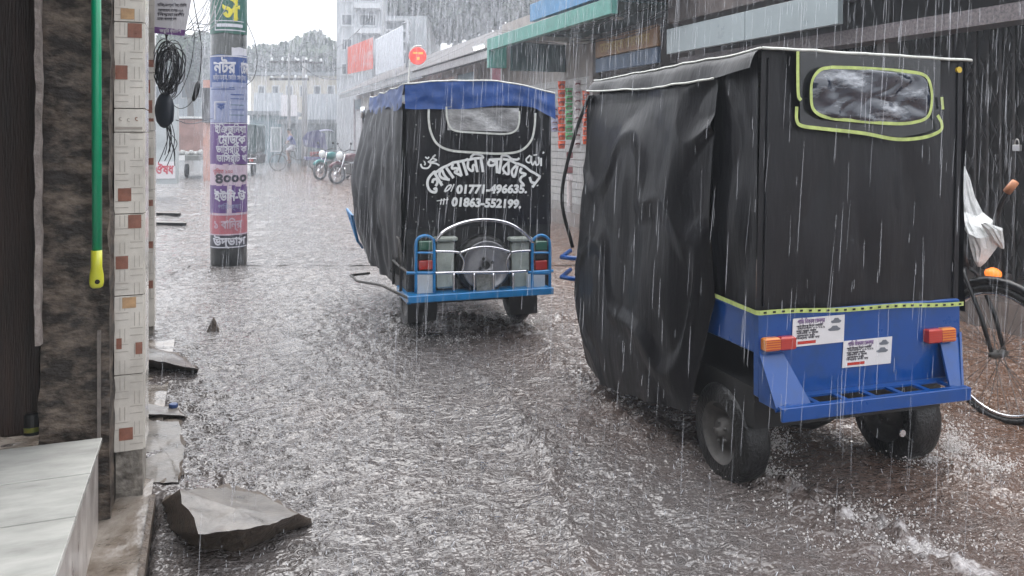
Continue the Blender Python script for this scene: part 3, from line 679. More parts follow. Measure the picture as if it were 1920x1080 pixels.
for (pa, pb, pc, pd) in (((1487,598),(1584,590),(1582,641),(1485,651)), ((1582,640),(1673,631),(1670,681),(1579,690))):
    q = [H(*p_, -.0165) for p_ in (pa,pb,pc,pd)]
    st = mb().poly(q[::-1], .0025, M_stick, Vector((0,-1,0))).build('sticker', parent=r2)
    g_ = mb(); Wv = lambda u, v, l_=.0008: q[3].lerp(q[2],u).lerp(q[0].lerp(q[1],u), v)+Vector((0,-l_,0))
    def bar(u0, v0, u1, v1, m_): g_.add([Wv(u0,v0),Wv(u1,v0),Wv(u1,v1),Wv(u0,v1)], [(0,1,2,3)], m_)
    text('গািড় িবক্রয় েকন্দ্র', .026, lambda x, y, h: Wv(.07+x/.24, .80+y/.12, .001+h), g_, M_purple, .03, wmax=.13)
    for i, (v_, wd_) in enumerate(((.68,.5),(.60,.55),(.51,.38),(.43,.42),(.34,.36),(.26,.45))):
        text(('অেটা িরকশা িমশুক বযাটাির','েমাবাইল ০১৭১২','সকল পর্কার পার্টস','পাইকাির ও খুচরা','েযাগােযাগ করুন','িবক্রয় করা হয়')[i], .012, lambda x, y, h: Wv(.07+x/.24, v_+y/.12, .001+h), g_, M_dk, .03, wmax=wd_*.24)
    bar(.10,.07,.45,.18,M_red)
    for (cx, cy, sw) in ((.83,.80,.10),(.80,.52,.12)):
        oc = [(-1,-.25),(-.95,.1),(-.55,.25),(-.3,.75),(.4,.75),(.7,.25),(1,.1),(1,-.25),(.65,-.5),(-.65,-.5)]
        g_.add([Wv(cx+a*sw, cy+b*.15, .001) for a,b in oc], [tuple(range(len(oc)))], M_carp)
    g_.build('sticker_print', parent=st)
wheel(r2, -.395, .30, .21, .13, side=-1).location.z = -.025; wheel(r2, .47, .30, .21, .16, side=-1).location.z = -.025
m = mb(); m.box((-.36,.30,.20),(.40,.42,.30), M_under, bev=.02); m.lathe([(.10,-.09),(.12,0),(.10,.09)], (.03,.36,.25), 'x', M_under, 18)
m.build('rear_axle', parent=r2)
m = mb(); 
for z in (.62,.74): m.tube([(-.50,1.58,z),(-.60,1.66,z),(-.62,1.78,z-.01),(-.5,1.95,z)], .014, M_blue, 8)
m.build('front_side_rail', parent=r2, smooth=True)
wheel(r2, 0, 2.1, .245, .09, side=-1)
m = mb(); m.box((-.35,1.7,.35),(.35,2.0,.9), M_blue, bev=.03); m.box((-.46,1.0,.33),(.46,1.7,.5), M_blue, bev=.02); m.build('front_body', parent=r2)
m = mb(); m.tube(smoothline([H(1690,812,.1), H(1715,830,.12), H(1745,845,.15)]), .004, M_under, 6); m.lathe([(.015,-.004),(.018,0),(.015,.004)], H(1692,812,.1), 'y', M_chrome, 14); m.build('hanging_tag', parent=r2)
# ================================================================ MIDDLE RICKSHAW
A1 = math.radians(18); L1 = Vector((-.746+.54*math.cos(A1), 5.65+.54*math.sin(A1), 0))
r1 = empty('electric_rickshaw', L1, A1, 'electric rickshaw with blue roof cloth, white lettering and a chrome spare wheel rack', 'rickshaw')
G = lambda px, py, yo=-.02: plane_hit(L1, A1, px, py, yo)
e0, e1 = G(762,200,0).x, G(1032,200,0).x
def rooflz(u): # rear roofline by photo
    pts_ = [(0,161),(.12,158),(.3,155),(.45,154),(.6,156),(.8,165),(1,179)]
    for (a, ya), (b, yb) in zip(pts_[:-1], pts_[1:]):
        if u <= b: 
            t = (u-a)/(b-a); px = 762+270*u; return G(px, ya+(yb-ya)*t, 0).z
    return G(1032,179,0).z
def rear1(u, v):
    zt = rooflz(u)-.01; zb = .80; z = zb+(zt-zb)*v; x = e0+(e1-e0)*u
    p = Vector((x, 0, z)); p.y = wrinkle(p, .012, 3, 9)*min(1, 6*u, 6*(1-u))-.01; return p
M_dots = M_canvas
rc_ = mb().grid(rear1, 50, 50, M_canvas)
def roof1(u, v): 
    x = e0-.02+(e1-e0+.04)*u; y = -.04+1.68*v
    return Vector((x, y, rooflz(u)+.01-.015*v-.012*abs(math.sin(3*PI*v))+wrinkle((x,y,0), .004, 4)))
mb().grid(roof1, 30, 30, M_bluecan).build('roof', parent=r1, smooth=True)
def valr(u, v):
    t = roof1(u, 0); d = (.17+.03*math.sin(u*5))+(.05*max(0,u-.85)/.15)
    return Vector((t.x, t.y-.006-.01*v+.012*noise.noise(Vector((u*12,v*3,0))), t.z-.002-d*v))
mb().grid(valr, 50, 8, M_bluecan).build('rear_valance', parent=r1, smooth=True)
def vals(u, v):
    t = roof1(0, u); return Vector((t.x-.01-.012*v+.012*noise.noise(Vector((u*9,v*3,4))), t.y, t.z-.002-(.15+.02*math.sin(u*12))*v))
mb().grid(vals, 40, 8, M_bluecan).build('side_valance', parent=r1, smooth=True)
m = mb(); m.tube([roof1(i/30,0)+Vector((0,-.004,.002)) for i in range(31)], .006, M_trimw, 6); m.tube([roof1(0,i/30)+Vector((-.004,0,.002)) for i in range(31)], .006, M_trimw, 6)  # pale tubes added for the white shine of the wet roof edge
m.build('edge_trim_sheen', parent=r1, smooth=True)
def curtain1(u, v):
    y = .0+1.68*u+.12*(1-v)*u*0; zb = .36+.28*max(0,(.35-u)/.35)+.03*noise.noise(Vector((u*6,0,0)))+.25*max(0,u-.8); z = zb+(rooflz(0)-.12-zb)*v
    bulge = .16*math.sin(PI*min(1,max(0,v*.9+.08)))*(.1+.9*u)+.02
    p = Vector((e0-.01-bulge, y+.05*noise.noise(Vector((z*4,u,2)))*u, z))
    p.x += .016*math.sin(u*23+v)*(1-v*.5)+.01*math.sin(u*51)+wrinkle(p, .018, 4, 3)*min(1,u*4); return p
mb().grid(curtain1, 90, 60, M('dark grey tarpaulin',(.018,.019,.023),.42,var=.3,vscale=4,bump=.4,bscale=16)).build('side_curtain', parent=r1, smooth=True)
mb().grid(lambda u, v: Vector((e1, 1.6*u, .6+(rooflz(1)-.63)*v)), 6, 6, M_canvas).build('right_curtain', parent=r1)
mb().grid(lambda u, v: Vector((e0+(e1-e0)*u, 1.62, .3+1.45*v)), 6, 6, M_canvas).build('front_curtain', parent=r1)
# stitched studs on rear curtain
m = rc_
for j in range(9):
    for i in range(9):
        u = .06+.11*i+.05*(j%2); v = .05+.085*j
        if u < .97 and not (v > .30 and v < .60 and .15 < u < .9): c = rear1(u, v); m.add([c+Vector((a,-.012,b)) for a,b in ((-.007,0),(0,-.007),(.007,0),(0,.007))], [(0,1,2,3)], M('dot print',(.17,.17,.16),.6))
m.build('rear_curtain', parent=r1, smooth=True)
def Gp(pts, yo): return smoothline([G(a, b, yo) for a, b in pts], 6)
m = mb(); m.ribbon(Gp([(804,202),(804,225),(808,248),(820,270),(845,282),(890,286),(940,288),(975,283),(995,265),(1002,240),(1004,212)], -.052), .016, nn, 0, M_trimw)
m.ribbon(Gp([(837,200),(838,220),(844,238),(858,246),(900,249),(945,251),(965,246),(973,232),(974,208)], -.055), .013, nn, 0, M_trimw); m.build('window_trim', parent=r1)
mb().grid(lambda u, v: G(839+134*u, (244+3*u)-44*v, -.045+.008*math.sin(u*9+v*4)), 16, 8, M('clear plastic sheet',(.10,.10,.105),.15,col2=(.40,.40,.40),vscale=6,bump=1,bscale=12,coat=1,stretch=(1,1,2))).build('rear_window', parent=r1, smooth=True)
# hand painted lettering, strokes traced at full size on the cloth (units of the photograph's own strokes)
LX = lambda x, y: (780+x/4.908, 180+y/4.908)
ST = [ # big arched title
 (9,[(205,690),(150,715),(110,770),(108,830),(135,875),(180,885),(185,850),(160,860)]), (9,[(150,800),(160,770),(190,768),(196,800),(180,830)]), (10,[(160,690),(240,825)]),
 (9,[(170,715),(235,665),(290,640)]), (9,[(290,640),(345,610)]), (9,[(235,665),(215,720),(240,755),(310,770)]), (9,[(235,668),(262,730),(300,775)]), (10,[(278,660),(345,755)]), (7,[(232,790),(238,796)]),
 (9,[(340,625),(330,665),(375,665),(378,690),(355,700),(420,735)]), (9,[(385,615),(420,735)]), (9,[(345,612),(440,595),(480,580)]), (10,[(430,600),(470,730)]),
 (9,[(470,590),(540,575),(620,570)]), (9,[(480,600),(478,660),(520,690),(525,640),(550,640),(560,690)]), (9,[(545,585),(565,700)]), (10,[(598,575),(615,700)]), (8,[(620,572),(600,545),(540,535),(505,560),(515,575)]),
 (9,[(668,590),(700,585),(780,580)]), (9,[(670,595),(665,630),(700,640),(735,615),(700,590)]), (10,[(740,585),(745,710)]),
 (10,[(785,580),(765,715)]), (8,[(785,580),(790,550),(840,550),(880,580),(930,585),(950,570)]),
 (9,[(800,580),(860,590),(930,625)]), (9,[(860,600),(800,670),(850,720),(850,600)]), (7,[(800,712),(806,718)]),
 (9,[(925,635),(880,690),(905,745),(935,640)]), (9,[(930,620),(1000,650),(1050,690)]),
 (9,[(970,660),(960,700),(1010,720),(970,745),(960,780),(990,815)]), (9,[(1050,690),(1100,715),(1145,745)]),
 (9,[(1140,745),(1070,840)]), (9,[(1045,745),(1060,790),(1090,800)]), (7,[(1115,820),(1120,828)]),
 # small word top left
 (6,[(42,625),(60,660),(110,662),(135,625),(110,600)]), (5,[(75,600),(85,625),(75,635)]), (5,[(85,560),(105,575),(120,560)]), (5,[(125,600),(180,540),(150,570),(190,590),(130,610)]), (6,[(130,615),(180,620),(215,640)]),
 # small word top right
 (6,[(1050,545),(1015,580),(1020,605),(1050,610),(1060,550),(1060,600),(1075,635),(1095,600),(1105,635),(1130,620),(1128,560)]), (7,[(1150,570),(1150,645)]), (5,[(1178,515),(1165,530)]), (4,[(1080,545),(1115,540)]),
 (5,[(260,880),(290,830),(325,820),(300,860),(262,882)]), (4,[(350,810),(320,880)]), (4,[(235,945),(225,1000)]), (4,[(260,940),(250,1000)]), (4,[(290,930),(280,995)]), (3,[(190,965),(300,950)])]
m = mb()
for wd, pts in ST:
    pl_ = [G(*LX(a, b), -.033) for a, b in pts]
    if len(pl_) > 2: pl_ = smoothline(pl_, 4)
    m.ribbon(pl_, wd*2.5/4.908*.0040, nn, random.random()*.004, M_paint)
for t_, xa, ya, xb, yb, sz in (('01771-496635.',366,895,1020,890,21.0),('01863-552199.',322,1010,965,1030,21.0)):
    pa, pb = G(*LX(xa,ya), -.034), G(*LX(xb,yb), -.034); dx = (pb-pa); L_ = dx.length
    text(t_, sz*.0040, lambda x, y, h: pa+dx*(x/L_)+Vector((.12*y,-.002-h,y)), m, M_paint, .05, fill=True, wmax=L_)
m.build('painted_lettering', parent=r1)
# spare wheel
c = G(907,495,-.06); sp = mb().lathe([(.10,.0),(.185,.0),(.205,.02),(.21,.05),(.205,.09),(.18,.11)], (c.x,-.10,c.z), 'y', None, 40, False).build('spare_wheel', M_tyre, parent=r1, smooth=True)
g_ = mb().lathe([(.168,-.012),(.176,-.022),(.164,-.022),(.158,-.008),(.12,-.012),(.06,-.016),(.035,-.02),(.03,.0),(.001,.0)], (c.x,-.105,c.z), 'y', None, 40, False)
g_.build('rim', M('bright hub cap',(.27,.27,.28),.4,.5,var=.15,vscale=20), parent=sp, smooth=True)
g_ = mb()
for q in range(4): a = q*PI/2+.4; g_.lathe([(.012,-.125),(.001,-.128)], (c.x+.05*math.cos(a),0,c.z+.05*math.sin(a)), 'y', M_under, 10)
g_.lathe([(.028,-.122),(.001,-.124)], (c.x,0,c.z), 'y', M_under, 14); g_.build('wheel_nut', parent=sp)
# rear box structure behind rails
m = mb(); m.box((e0+.0,.0,.33), (e1-.0,.1,.80), M_under); m.box((e0+.02,.12,.3),(e1-.02,1.6,.40), M_under)
m.build('tail_body', parent=r1)
fe = M('pale fender',(.34,.37,.33),.4,var=.3,vscale=8)
for (a, b) in ((818,850),(958,990)): 
    m = mb()
    p, q = G(a,452,-.03), G(b,540,-.03); m.box((p.x,-.05,q.z),(q.x,-.002,p.z), fe, bev=.015); m.box((p.x-.02,-.08,p.z),(q.x+.02,-.002,p.z+.03), fe, bev=.008); m.build('wheel_fender', parent=r1)
for (a, b) in ((785,810),(1003,1024)):
    p, q = G(a,452,-.05), G(b,505,-.05); t_ = mb(); zz = [p.z+(q.z-p.z)*i/3 for i in range(4)]
    for i, c_ in enumerate((M('green lens',(.04,.12,.08),.2,coat=.5), M_under, M_red)): t_.box((p.x,-.07,zz[i+1]+.002),(q.x,-.01,zz[i]), c_, bev=.006)
    t_.build('tail_lamp', parent=r1)
for (a, b) in ((782,811),(988,1020)):
    p, q = G(a,512,-.08), G(b,549,-.08); mb().box((p.x,-.10,q.z),(q.x,-.06,p.z), M_white, bev=.005).build('white_panel', parent=r1)
p, q = G(893,516,-.14), G(927,546,-.14); t_ = mb().box((p.x,-.155,q.z),(q.x,-.147,p.z), M('plate',(.22,.22,.20),.3,var=.5,vscale=50)); t_.build('plate', parent=r1)
m = mb(); T = lambda pts, r_=.010, m_=M_chrome, yo=-.18: m.tube(Gp(pts, yo), r_, m_, 8)
T([(816,452),(835,432),(870,417),(910,412),(950,418),(980,435),(1000,455)], .013)
T([(814,512),(850,511),(900,511),(950,510),(990,508)]); T([(814,471),(848,472),(862,474)], .010); T([(862,474),(885,466),(910,463),(935,466),(958,473)], .010); T([(958,473),(975,471),(996,470)], .010)
T([(862,474),(870,490),(866,512)], .008); T([(958,473),(950,490),(954,512)], .008)
for x in (851,889,925,962): T([(x,512),(x,548)], .009)
m.build('chrome_rack', parent=r1, smooth=True)
for (a, b, t0) in ((780,814,442),(998,1031,441)):
    m = mb()
    T([(a,548),(a,500),(a,460),(a+4,447),((a+b)/2,t0),(b-4,447),(b,460),(b,500),(b,548)], .011, M_azure); T([(a,512),(b,512)], .012, M_azure); T([(a,474),(b,474)], .008, M_azure)
    T([(762,512),(780,512)] if a < 900 else [(990,511),(1037,508)], .011, M_azure); m.build('corner_rack', parent=r1, smooth=True)
p, q = G(765,548,-.2), G(1037,543,-.2)
m = mb(); m.box((p.x,-.21,.315),(q.x,-.165,.365), M_azure, bev=.005); m.box((p.x,-.164,.345),(q.x,.1,.355), M_azure)
m.box((p.x,-.165,.30),(p.x+.03,.25,.36), M_azure, bev=.004); m.build('rear_bumper', parent=r1)
m = mb()
m.tube([(p.x-.0,-.17,.52),(p.x-.01,.05,.53),(p.x-.02,.42,.54)], .010, M_chrome, 8)
m.tube([(p.x-.01,.02,.36),(p.x-.01,.02,.66),(p.x-.01,.08,.72),(p.x-.015,.24,.74),(p.x-.015,.30,.70),(p.x-.015,.30,.36)], .011, M_chrome, 8)
for y in (.1,.2): m.tube([(p.x-.01,y,.53),(p.x-.01,y,.72)], .007, M_chrome, 6)
m.tube([(p.x,-.18,.35),(p.x-.10,.35,.35),(p.x-.24,.62,.34),(p.x-.26,.9,.34),(p.x-.1,.95,.34)], .010, M_chrome, 8)
m.mats = [M_rim]; m.build('side_rail', parent=r1, smooth=True)
wheel(r1, -.42, .42, .24, .12); wheel(r1, .42, .42, .24, .12); wheel(r1, 0, 2.15, .24, .09)
m = mb(); m.box((-.36,.36,.18),(.36,.48,.28), M_under, bev=.02)
m.box((-.50,.16,.10),(-.28,.18,.33), M_under); m.box((.28,.16,.10),(.50,.18,.33), M_under); m.build('mud_flap', parent=r1)
m = mb()
m.box((-.62,1.72,.55),(-.30,2.1,.80), M_azure, bev=.04)
m.tube([(-.50,1.7,.66),(-.72,1.72,.74),(-.74,1.9,.78)], .013, M_azure, 8); m.tube([(-.72,1.72,.74),(-.66,1.78,.50),(-.60,1.9,.42)], .013, M_azure, 8); m.tube([(-.74,1.9,.78),(-.66,1.78,.5)], .012, M_azure, 8)
m.box((-.35,1.64,.3),(.35,2.0,.95), M_azure, bev=.04)
m.build('front_body', parent=r1)
m = mb(); m.tube([(e0-.03,1.7,1.0),(e0-.06,1.72,1.35),(e0-.08,1.7,1.62)], .010, M_under, 8); m.tube([(e0-.08,1.7,1.62),(e0-.085,1.7,1.72)], .022, M_chrome, 10); m.build('mirror_post', parent=r1, smooth=True)
# ================================================================ BICYCLE
bk = empty('bicycle', at(1872, 785, 4.12)-Vector((0,0,at(1872,785,4.12).z)), TH+PI, 'black bicycle parked at the shop step behind the near rickshaw', 'bicycle')
# local: +y points towards the camera side of the street (bike faces along +y), front hub at origin
M_bik = M('bicycle black',(.012,.012,.013),.3); BR_ = .335
def bwheel(y, nm='bicycle_wheel'):
    g_ = mb(); g_.tube([(0, y+BR_*math.cos(a), BR_+BR_*math.sin(a)) for a in [2*PI*i/48 for i in range(48)]], .018, n=8, closed=True)
    w_ = g_.build(nm, M_tyre, parent=bk, smooth=True)
    g_ = mb(); g_.tube([(0, y+(BR_-.026)*math.cos(a), BR_+(BR_-.026)*math.sin(a)) for a in [2*PI*i/48 for i in range(48)]], .010, n=6, closed=True)
    g_.build('rim', M_chrome, parent=w_, smooth=True)
    g_ = mb()
    for i in range(32):
        a = 2*PI*i/32; b = a+.35*(-1)**i; g_.tube([((-1)**(i//2)*.025, y+.02*math.cos(b), BR_+.02*math.sin(b)), (0, y+(BR_-.03)*math.cos(a), BR_+(BR_-.03)*math.sin(a))], .0016, n=4)
    g_.build('spokes', M('spoke steel',(.30,.30,.30),.3,.8), parent=w_)
    g_ = mb().lathe([(.012,-.06),(.022,-.03),(.022,.03),(.012,.06)], (0,y,BR_), 'x', None, 12); g_.build('hub', M_rim, parent=w_, smooth=True)
bwheel(0); bwheel(-1.12)
m = mb(); hd = Vector((0,-.21,.86)); st_ = Vector((0,-.25,.97))
for sx in (-1,1): m.tube([(.045*sx,0,BR_),(.05*sx,-.06,.52),(.045*sx,-.16,.72),(.0,-.19,.76)], .011, n=8)
m.build('fork', M_bik, parent=bk, smooth=True)
m = mb(); m.tube([(0,-.185,.74),hd,st_], .018, n=10); m.tube([(0,-.2,.80),(0,-.75,.84)], .015); m.tube([(0,-.19,.76),(0,-.62,.30)], .017); m.tube([(0,-.78,.92),(0,-.62,.30)], .015)
for sx in (-1,1): m.tube([(.02*sx,-.76,.84),(.06*sx,-1.12,BR_)], .009); m.tube([(.03*sx,-.62,.30),(.06*sx,-1.12,BR_)], .009)
m.build('frame', M_bik, parent=bk, smooth=True)
m = mb().tube([(0, (BR_+.04)*math.cos(a), BR_+(BR_+.04)*math.sin(a)) for a in [math.radians(20+i*10) for i in range(16)]], .022, n=8); m.build('mudguard', M_bik, parent=bk, smooth=True)
c_ = bk.matrix_basis.inverted()
def inb(px, py, d): return c_ @ at(px, py, d)
hr = [inb(1888,360,4.16), inb(1878,378,4.18), inb(1868,405,4.24), inb(1858,430,4.32)]; sc0 = Vector((0,-.24,.98)); mir = lambda p: Vector((2*sc0.x-p.x, 2*sc0.y-p.y, p.z)); hl_ = [mir(p) for p in hr]
m = mb().tube(smoothline(hr+[Vector((0,-.24,.98))]+hl_[::-1]), .012, n=8); hb = m.build('handlebar', M_bik, parent=bk, smooth=True)
g0 = inb(1904,341,4.12)
for q in (1,-1): m = mb(); m.tube([hr[0], g0] if q > 0 else [mir(hr[0]), mir(g0)], [.021,.019], n=12); m.build('grip', M('brown grip',(.42,.18,.09),.4,var=.2), parent=hb, smooth=True)
m = mb().blob((0,-.80,.97), .13, sq=(.7,1.1,.35), nz=.05); m.build('saddle', M_bik, parent=bk, smooth=True)
c_ = bk.matrix_basis.inverted()
def inb(px, py, d): return c_ @ at(px, py, d)
g_ = mb().blob(inb(1862,513,4.2), .040, nz=.05, sq=(1,1,.8)); g_.build('turn_lamp', M('orange lens',(.8,.18,.03),.25,emit=((1,.25,.04),.5)), parent=bk, smooth=True)
m = mb().box(tuple(inb(1862,530,4.24)-Vector((.03,.02,.03))), tuple(inb(1862,530,4.24)+Vector((.03,.02,.01))), bev=.01); m.build('lamp_bracket', M_bik, parent=bk)
# plastic bag over the handlebar
def crumple(pts_r, name, label, parent=None, mat=None, nn_=26):
    m_ = mb(); vs_ = []; fs_ = []; k_ = len(pts_r)
    for i, (p_, rx) in enumerate(pts_r):
        for j in range(nn_):
            a = 2*PI*j/nn_; d = Vector((math.cos(a), .7*math.sin(a), .15*math.sin(3*a+i)))
            f_ = 1+.35*noise.noise(Vector((math.cos(a)*2.2, math.sin(a)*2.2, i*.7)))+.22*noise.noise(Vector((math.cos(a)*6, math.sin(a)*6, i*1.9)))
            vs_.append(Vector(p_)+d*rx*f_)
    for i in range(k_-1):
        for j in range(nn_): fs_.append((i*nn_+j, i*nn_+(j+1)%nn_, (i+1)*nn_+(j+1)%nn_, (i+1)*nn_+j))
    fs_ += [tuple(range(nn_-1,-1,-1)), tuple(range((k_-1)*nn_, k_*nn_))]
    m_.add(vs_, fs_); return m_.build(name, mat, parent=parent, smooth=False, label=label, cat='bag' if label else None)
M_bag = M('white plastic bag',(.62,.63,.62),.25,var=.15,vscale=18,bump=.8,bscale=30,coat=.5)
crumple([(at(1807,312,4.4),.006),(at(1812,340,4.4),.022),(at(1815,370,4.4),.04),(at(1822,400,4.4),.055),(at(1835,418,4.35),.085),(at(1845,440,4.3),.085),(at(1845,465,4.3),.06),(at(1838,490,4.3),.03),(at(1836,500,4.3),.008)],
        'plastic_bag', 'crumpled white plastic bag wrapped over the bicycle handlebar', mat=M_bag)
crumple([(at(1845,418,4.25),.02),(at(1862,430,4.25),.045),(at(1872,452,4.25),.03),(at(1880,466,4.25),.008)], 'plastic_bag', 'small torn flap of white plastic at the right end of the bicycle bag', mat=M_bag)
# ================================================================ RIGHT HAND SHOPS
def rbox(s0, V0, z0, s1, V1, z1): return lambda x, y, z: (s0+(s1-s0)*x, V0+(V1-V0)*y, z0+(z1-z0)*z)
def road_empty(name, label, cat='shop', group=None): return empty(name, (0,0,0), TH, label, cat, group)
# inside a road_empty: local x = V, local y = s
def bx(m, V0, V1, s0, s1, z0, z1, mat, bev=0): return m.box((V0,s0,z0), (V1,s1,z1), mat, bev=bev)
M_sh_dark = M('dark gate iron',(.03,.027,.027),.5,.3,var=.3,vscale=10)
M_brownw = M('brown wet wall',(.085,.068,.062),.5,var=.4,vscale=3,bump=.5,bscale=12)
M_greyp = M('grey sign sheet',(.22,.26,.27),.3,var=.1,vscale=3,coat=.4)
sh = road_empty('gated_shop', 'near dark shop with folding iron gate and brown concrete canopy')
m = mb(); bx(m, 6.75,6.9,1,9.2,.2,4.4, M('shop dark inside',(.02,.018,.018),.7)); bx(m, 6.2,6.74,9.0,9.2,.2,3.4, M_brownw); m.build('wall', parent=sh)
m = mb(); bx(m, 5.75,6.75,1,9.2,2.95,3.6, M_brownw); bx(m, 5.9,6.2,1,9.2,2.36,2.5, M('speckled beam',(.05,.045,.05),.5,col2=(.2,.17,.17),vscale=40)); m.build('canopy', parent=sh)
for (a, b) in ((5.97,7.365),(7.375,8.98)):
    mb().box((5.6,a,2.52), (5.66,b,2.84), M_greyp, bev=.004).build('sign_panel', parent=sh)
m = mb()
for s_ in (4.2,5.9): bx(m, 6.15,6.28,s_,s_+.14,.2,2.5, M('grey post',(.16,.155,.15),.5,var=.3))
m.build('post', parent=sh)
g_ = mb(); s_ = 2.2
while s_ < 8.9:
    g_.box((6.3,s_,.22),(6.33,s_+.022,2.5), M_sh_dark)
    for z in [.25+.28*q for q in range(8)]:
        g_.tube([(6.315,s_+.01,z),(6.315,s_+.13,z+.28)], .006, M_sh_dark, 4); g_.tube([(6.325,s_+.13,z),(6.325,s_+.01,z+.28)], .006, M_sh_dark, 4)
    s_ += .12
g_.build('folding_gate', parent=sh)
pk_ = empty('padlock', at(1907,275,6.3), TH-PI/2, 'small steel padlock hanging on the dark folding gate', 'padlock')
mb().box((-.03,-.012,-.035),(.03,.012,.015), bev=.004).build('lock_body', M('steel lock',(.5,.5,.5),.3,.7), parent=pk_)
mb().tube([(.018*math.cos(a*PI/8),0,.015+.045*math.sin(a*PI/8)) for a in range(9)], .005, n=8).build('shackle', M('dull steel',(.45,.44,.42),.35,.8), parent=pk_, smooth=True)
# brown sign shop
sh = road_empty('brown_front_shop', 'brown fronted shop with orange and blue signs next to the gated shop')
m = mb(); bx(m, 6.4,6.6,9.2,12.4,.2,4.6, M_brownw); m.build('wall', parent=sh)
m = mb(); bx(m, 5.6,6.39,9.2,12.4,3.35,3.5, M_brownw); bx(m,5.6,5.66,9.2,12.4,3.5,4.3, M_brownw); m.build('canopy', parent=sh)
m = mb(); bx(m, 5.9,5.95,9.7,11.6,2.72,3.02, M('orange sign',(.30,.16,.07),.4,var=.3,vscale=5), .004); sg = m.build('sign', parent=sh)
m = mb(); text('েমসার্স েদাকান', .2, lambda x, y, h: (5.896-h, 11.5-x, 2.79+y), m, M('sign yellow',(.5,.36,.14),.5), .03, wmax=1.6); m.build('lettering', parent=sg)
m = mb(); bx(m, 5.9,5.95,9.7,11.6,2.48,2.70, M('sign blue small',(.06,.10,.17),.4,var=.3,vscale=5), .004); m.build('sign', parent=sh)
m = mb(); m.lathe([(.09,0),(.11,.02),(.05,.05)], (5.75,10.6,3.2), 'z', M_white, 14); m.build('ceiling_fan_hub', parent=sh)
m = mb()
for q in range(24): bx(m, 6.34,6.38, 9.4+q*.12, 9.4+q*.12+.1, .2, 2.45, M('brown shutter',(.06,.05,.05),.45,var=.3))
m.build('shutter', parent=sh)
# green awning shop
M_green = M('green awning paint',(.07,.24,.20),.4,var=.2,vscale=6); M_bluea = M('blue awning paint',(.06,.20,.38),.4,var=.2,vscale=6); M_teal = M('dark teal board',(.03,.07,.07),.5,var=.3,vscale=4)
sh = road_empty('green_awning_shop', 'shop with green and blue awning beam and white shutter beside the hanging snacks')
m = mb(); bx(m, 6.35,6.6,12.4,17.2,.2,4.0, M('beige wall',(.30,.27,.25),.5,var=.25,vscale=3)); m.build('wall', parent=sh)
m = mb(); bx(m, 4.9,5.0,9.2,13.95,3.04,3.26, M_green, .005); bx(m, 4.9,5.25,13.96,14.06,2.72,3.26, M_green, .005); m.build('awning_beam', parent=sh)
m = mb(); bx(m, 5.0,5.1,8.6,12.2,3.34,3.62, M_bluea, .005); bx(m, 5.1,6.4,8.6,12.4,3.5,3.56, M_bluea); m.build('blue_beam', parent=sh)
m = mb(); bx(m, 5.26,6.34,13.7,13.78,2.66,3.18, M_teal); bx(m, 5.02,6.34,9.3,13.68,3.22,3.25, M_teal); m.build('side_board', parent=sh)
m = mb()
for q in range(17): bx(m, 6.30,6.34, 12.5, 16.9, .22+q*.135, .22+q*.135+.125, M('shutter pale',(.36,.35,.34),.4,var=.15), .004)
m.build('shutter', parent=sh)
m = mb(); bx(m, 6.2,6.32,12.3,12.42,.2,3.2, M('post beige',(.32,.28,.26),.5,var=.2)); bx(m, 5.25,6.2,12.28,12.40,3.05,3.12, M_trimw); m.build('post', parent=sh)
m = mb(); p = at(931,134,15.2); q = at(915,84,15.2); 
ps = empty('pink_poster', at(931,155,15.2), TH, 'narrow white and pink poster hanging left of the green awning shop shutter', 'poster')
kk = 15.2/F; mb().box((-11*kk,0,0),(11*kk,.02,43*kk), M_paper).build('sheet', parent=ps)
mb().box((-9*kk,-.004,2*kk),(8*kk,-.001,27*kk), M('faded pink',(.42,.16,.20),.5,var=.3,vscale=8)).build('pink_print', parent=ps)
tl = empty('tube_light', at(898,90,15.6), TH+PI/2, 'lit white tube light under the eave left of the green awning', 'lamp')
mb().tube([(-.28,0,0),(.28,0,0)], .02, n=10).build('tube', M('lit tube',(1,1,1),.5,emit=((1,.98,.94),5)), parent=tl, smooth=True)
mb().box((-.32,-.03,.022),(.32,.03,.06)).build('fitting', M_white, parent=tl)
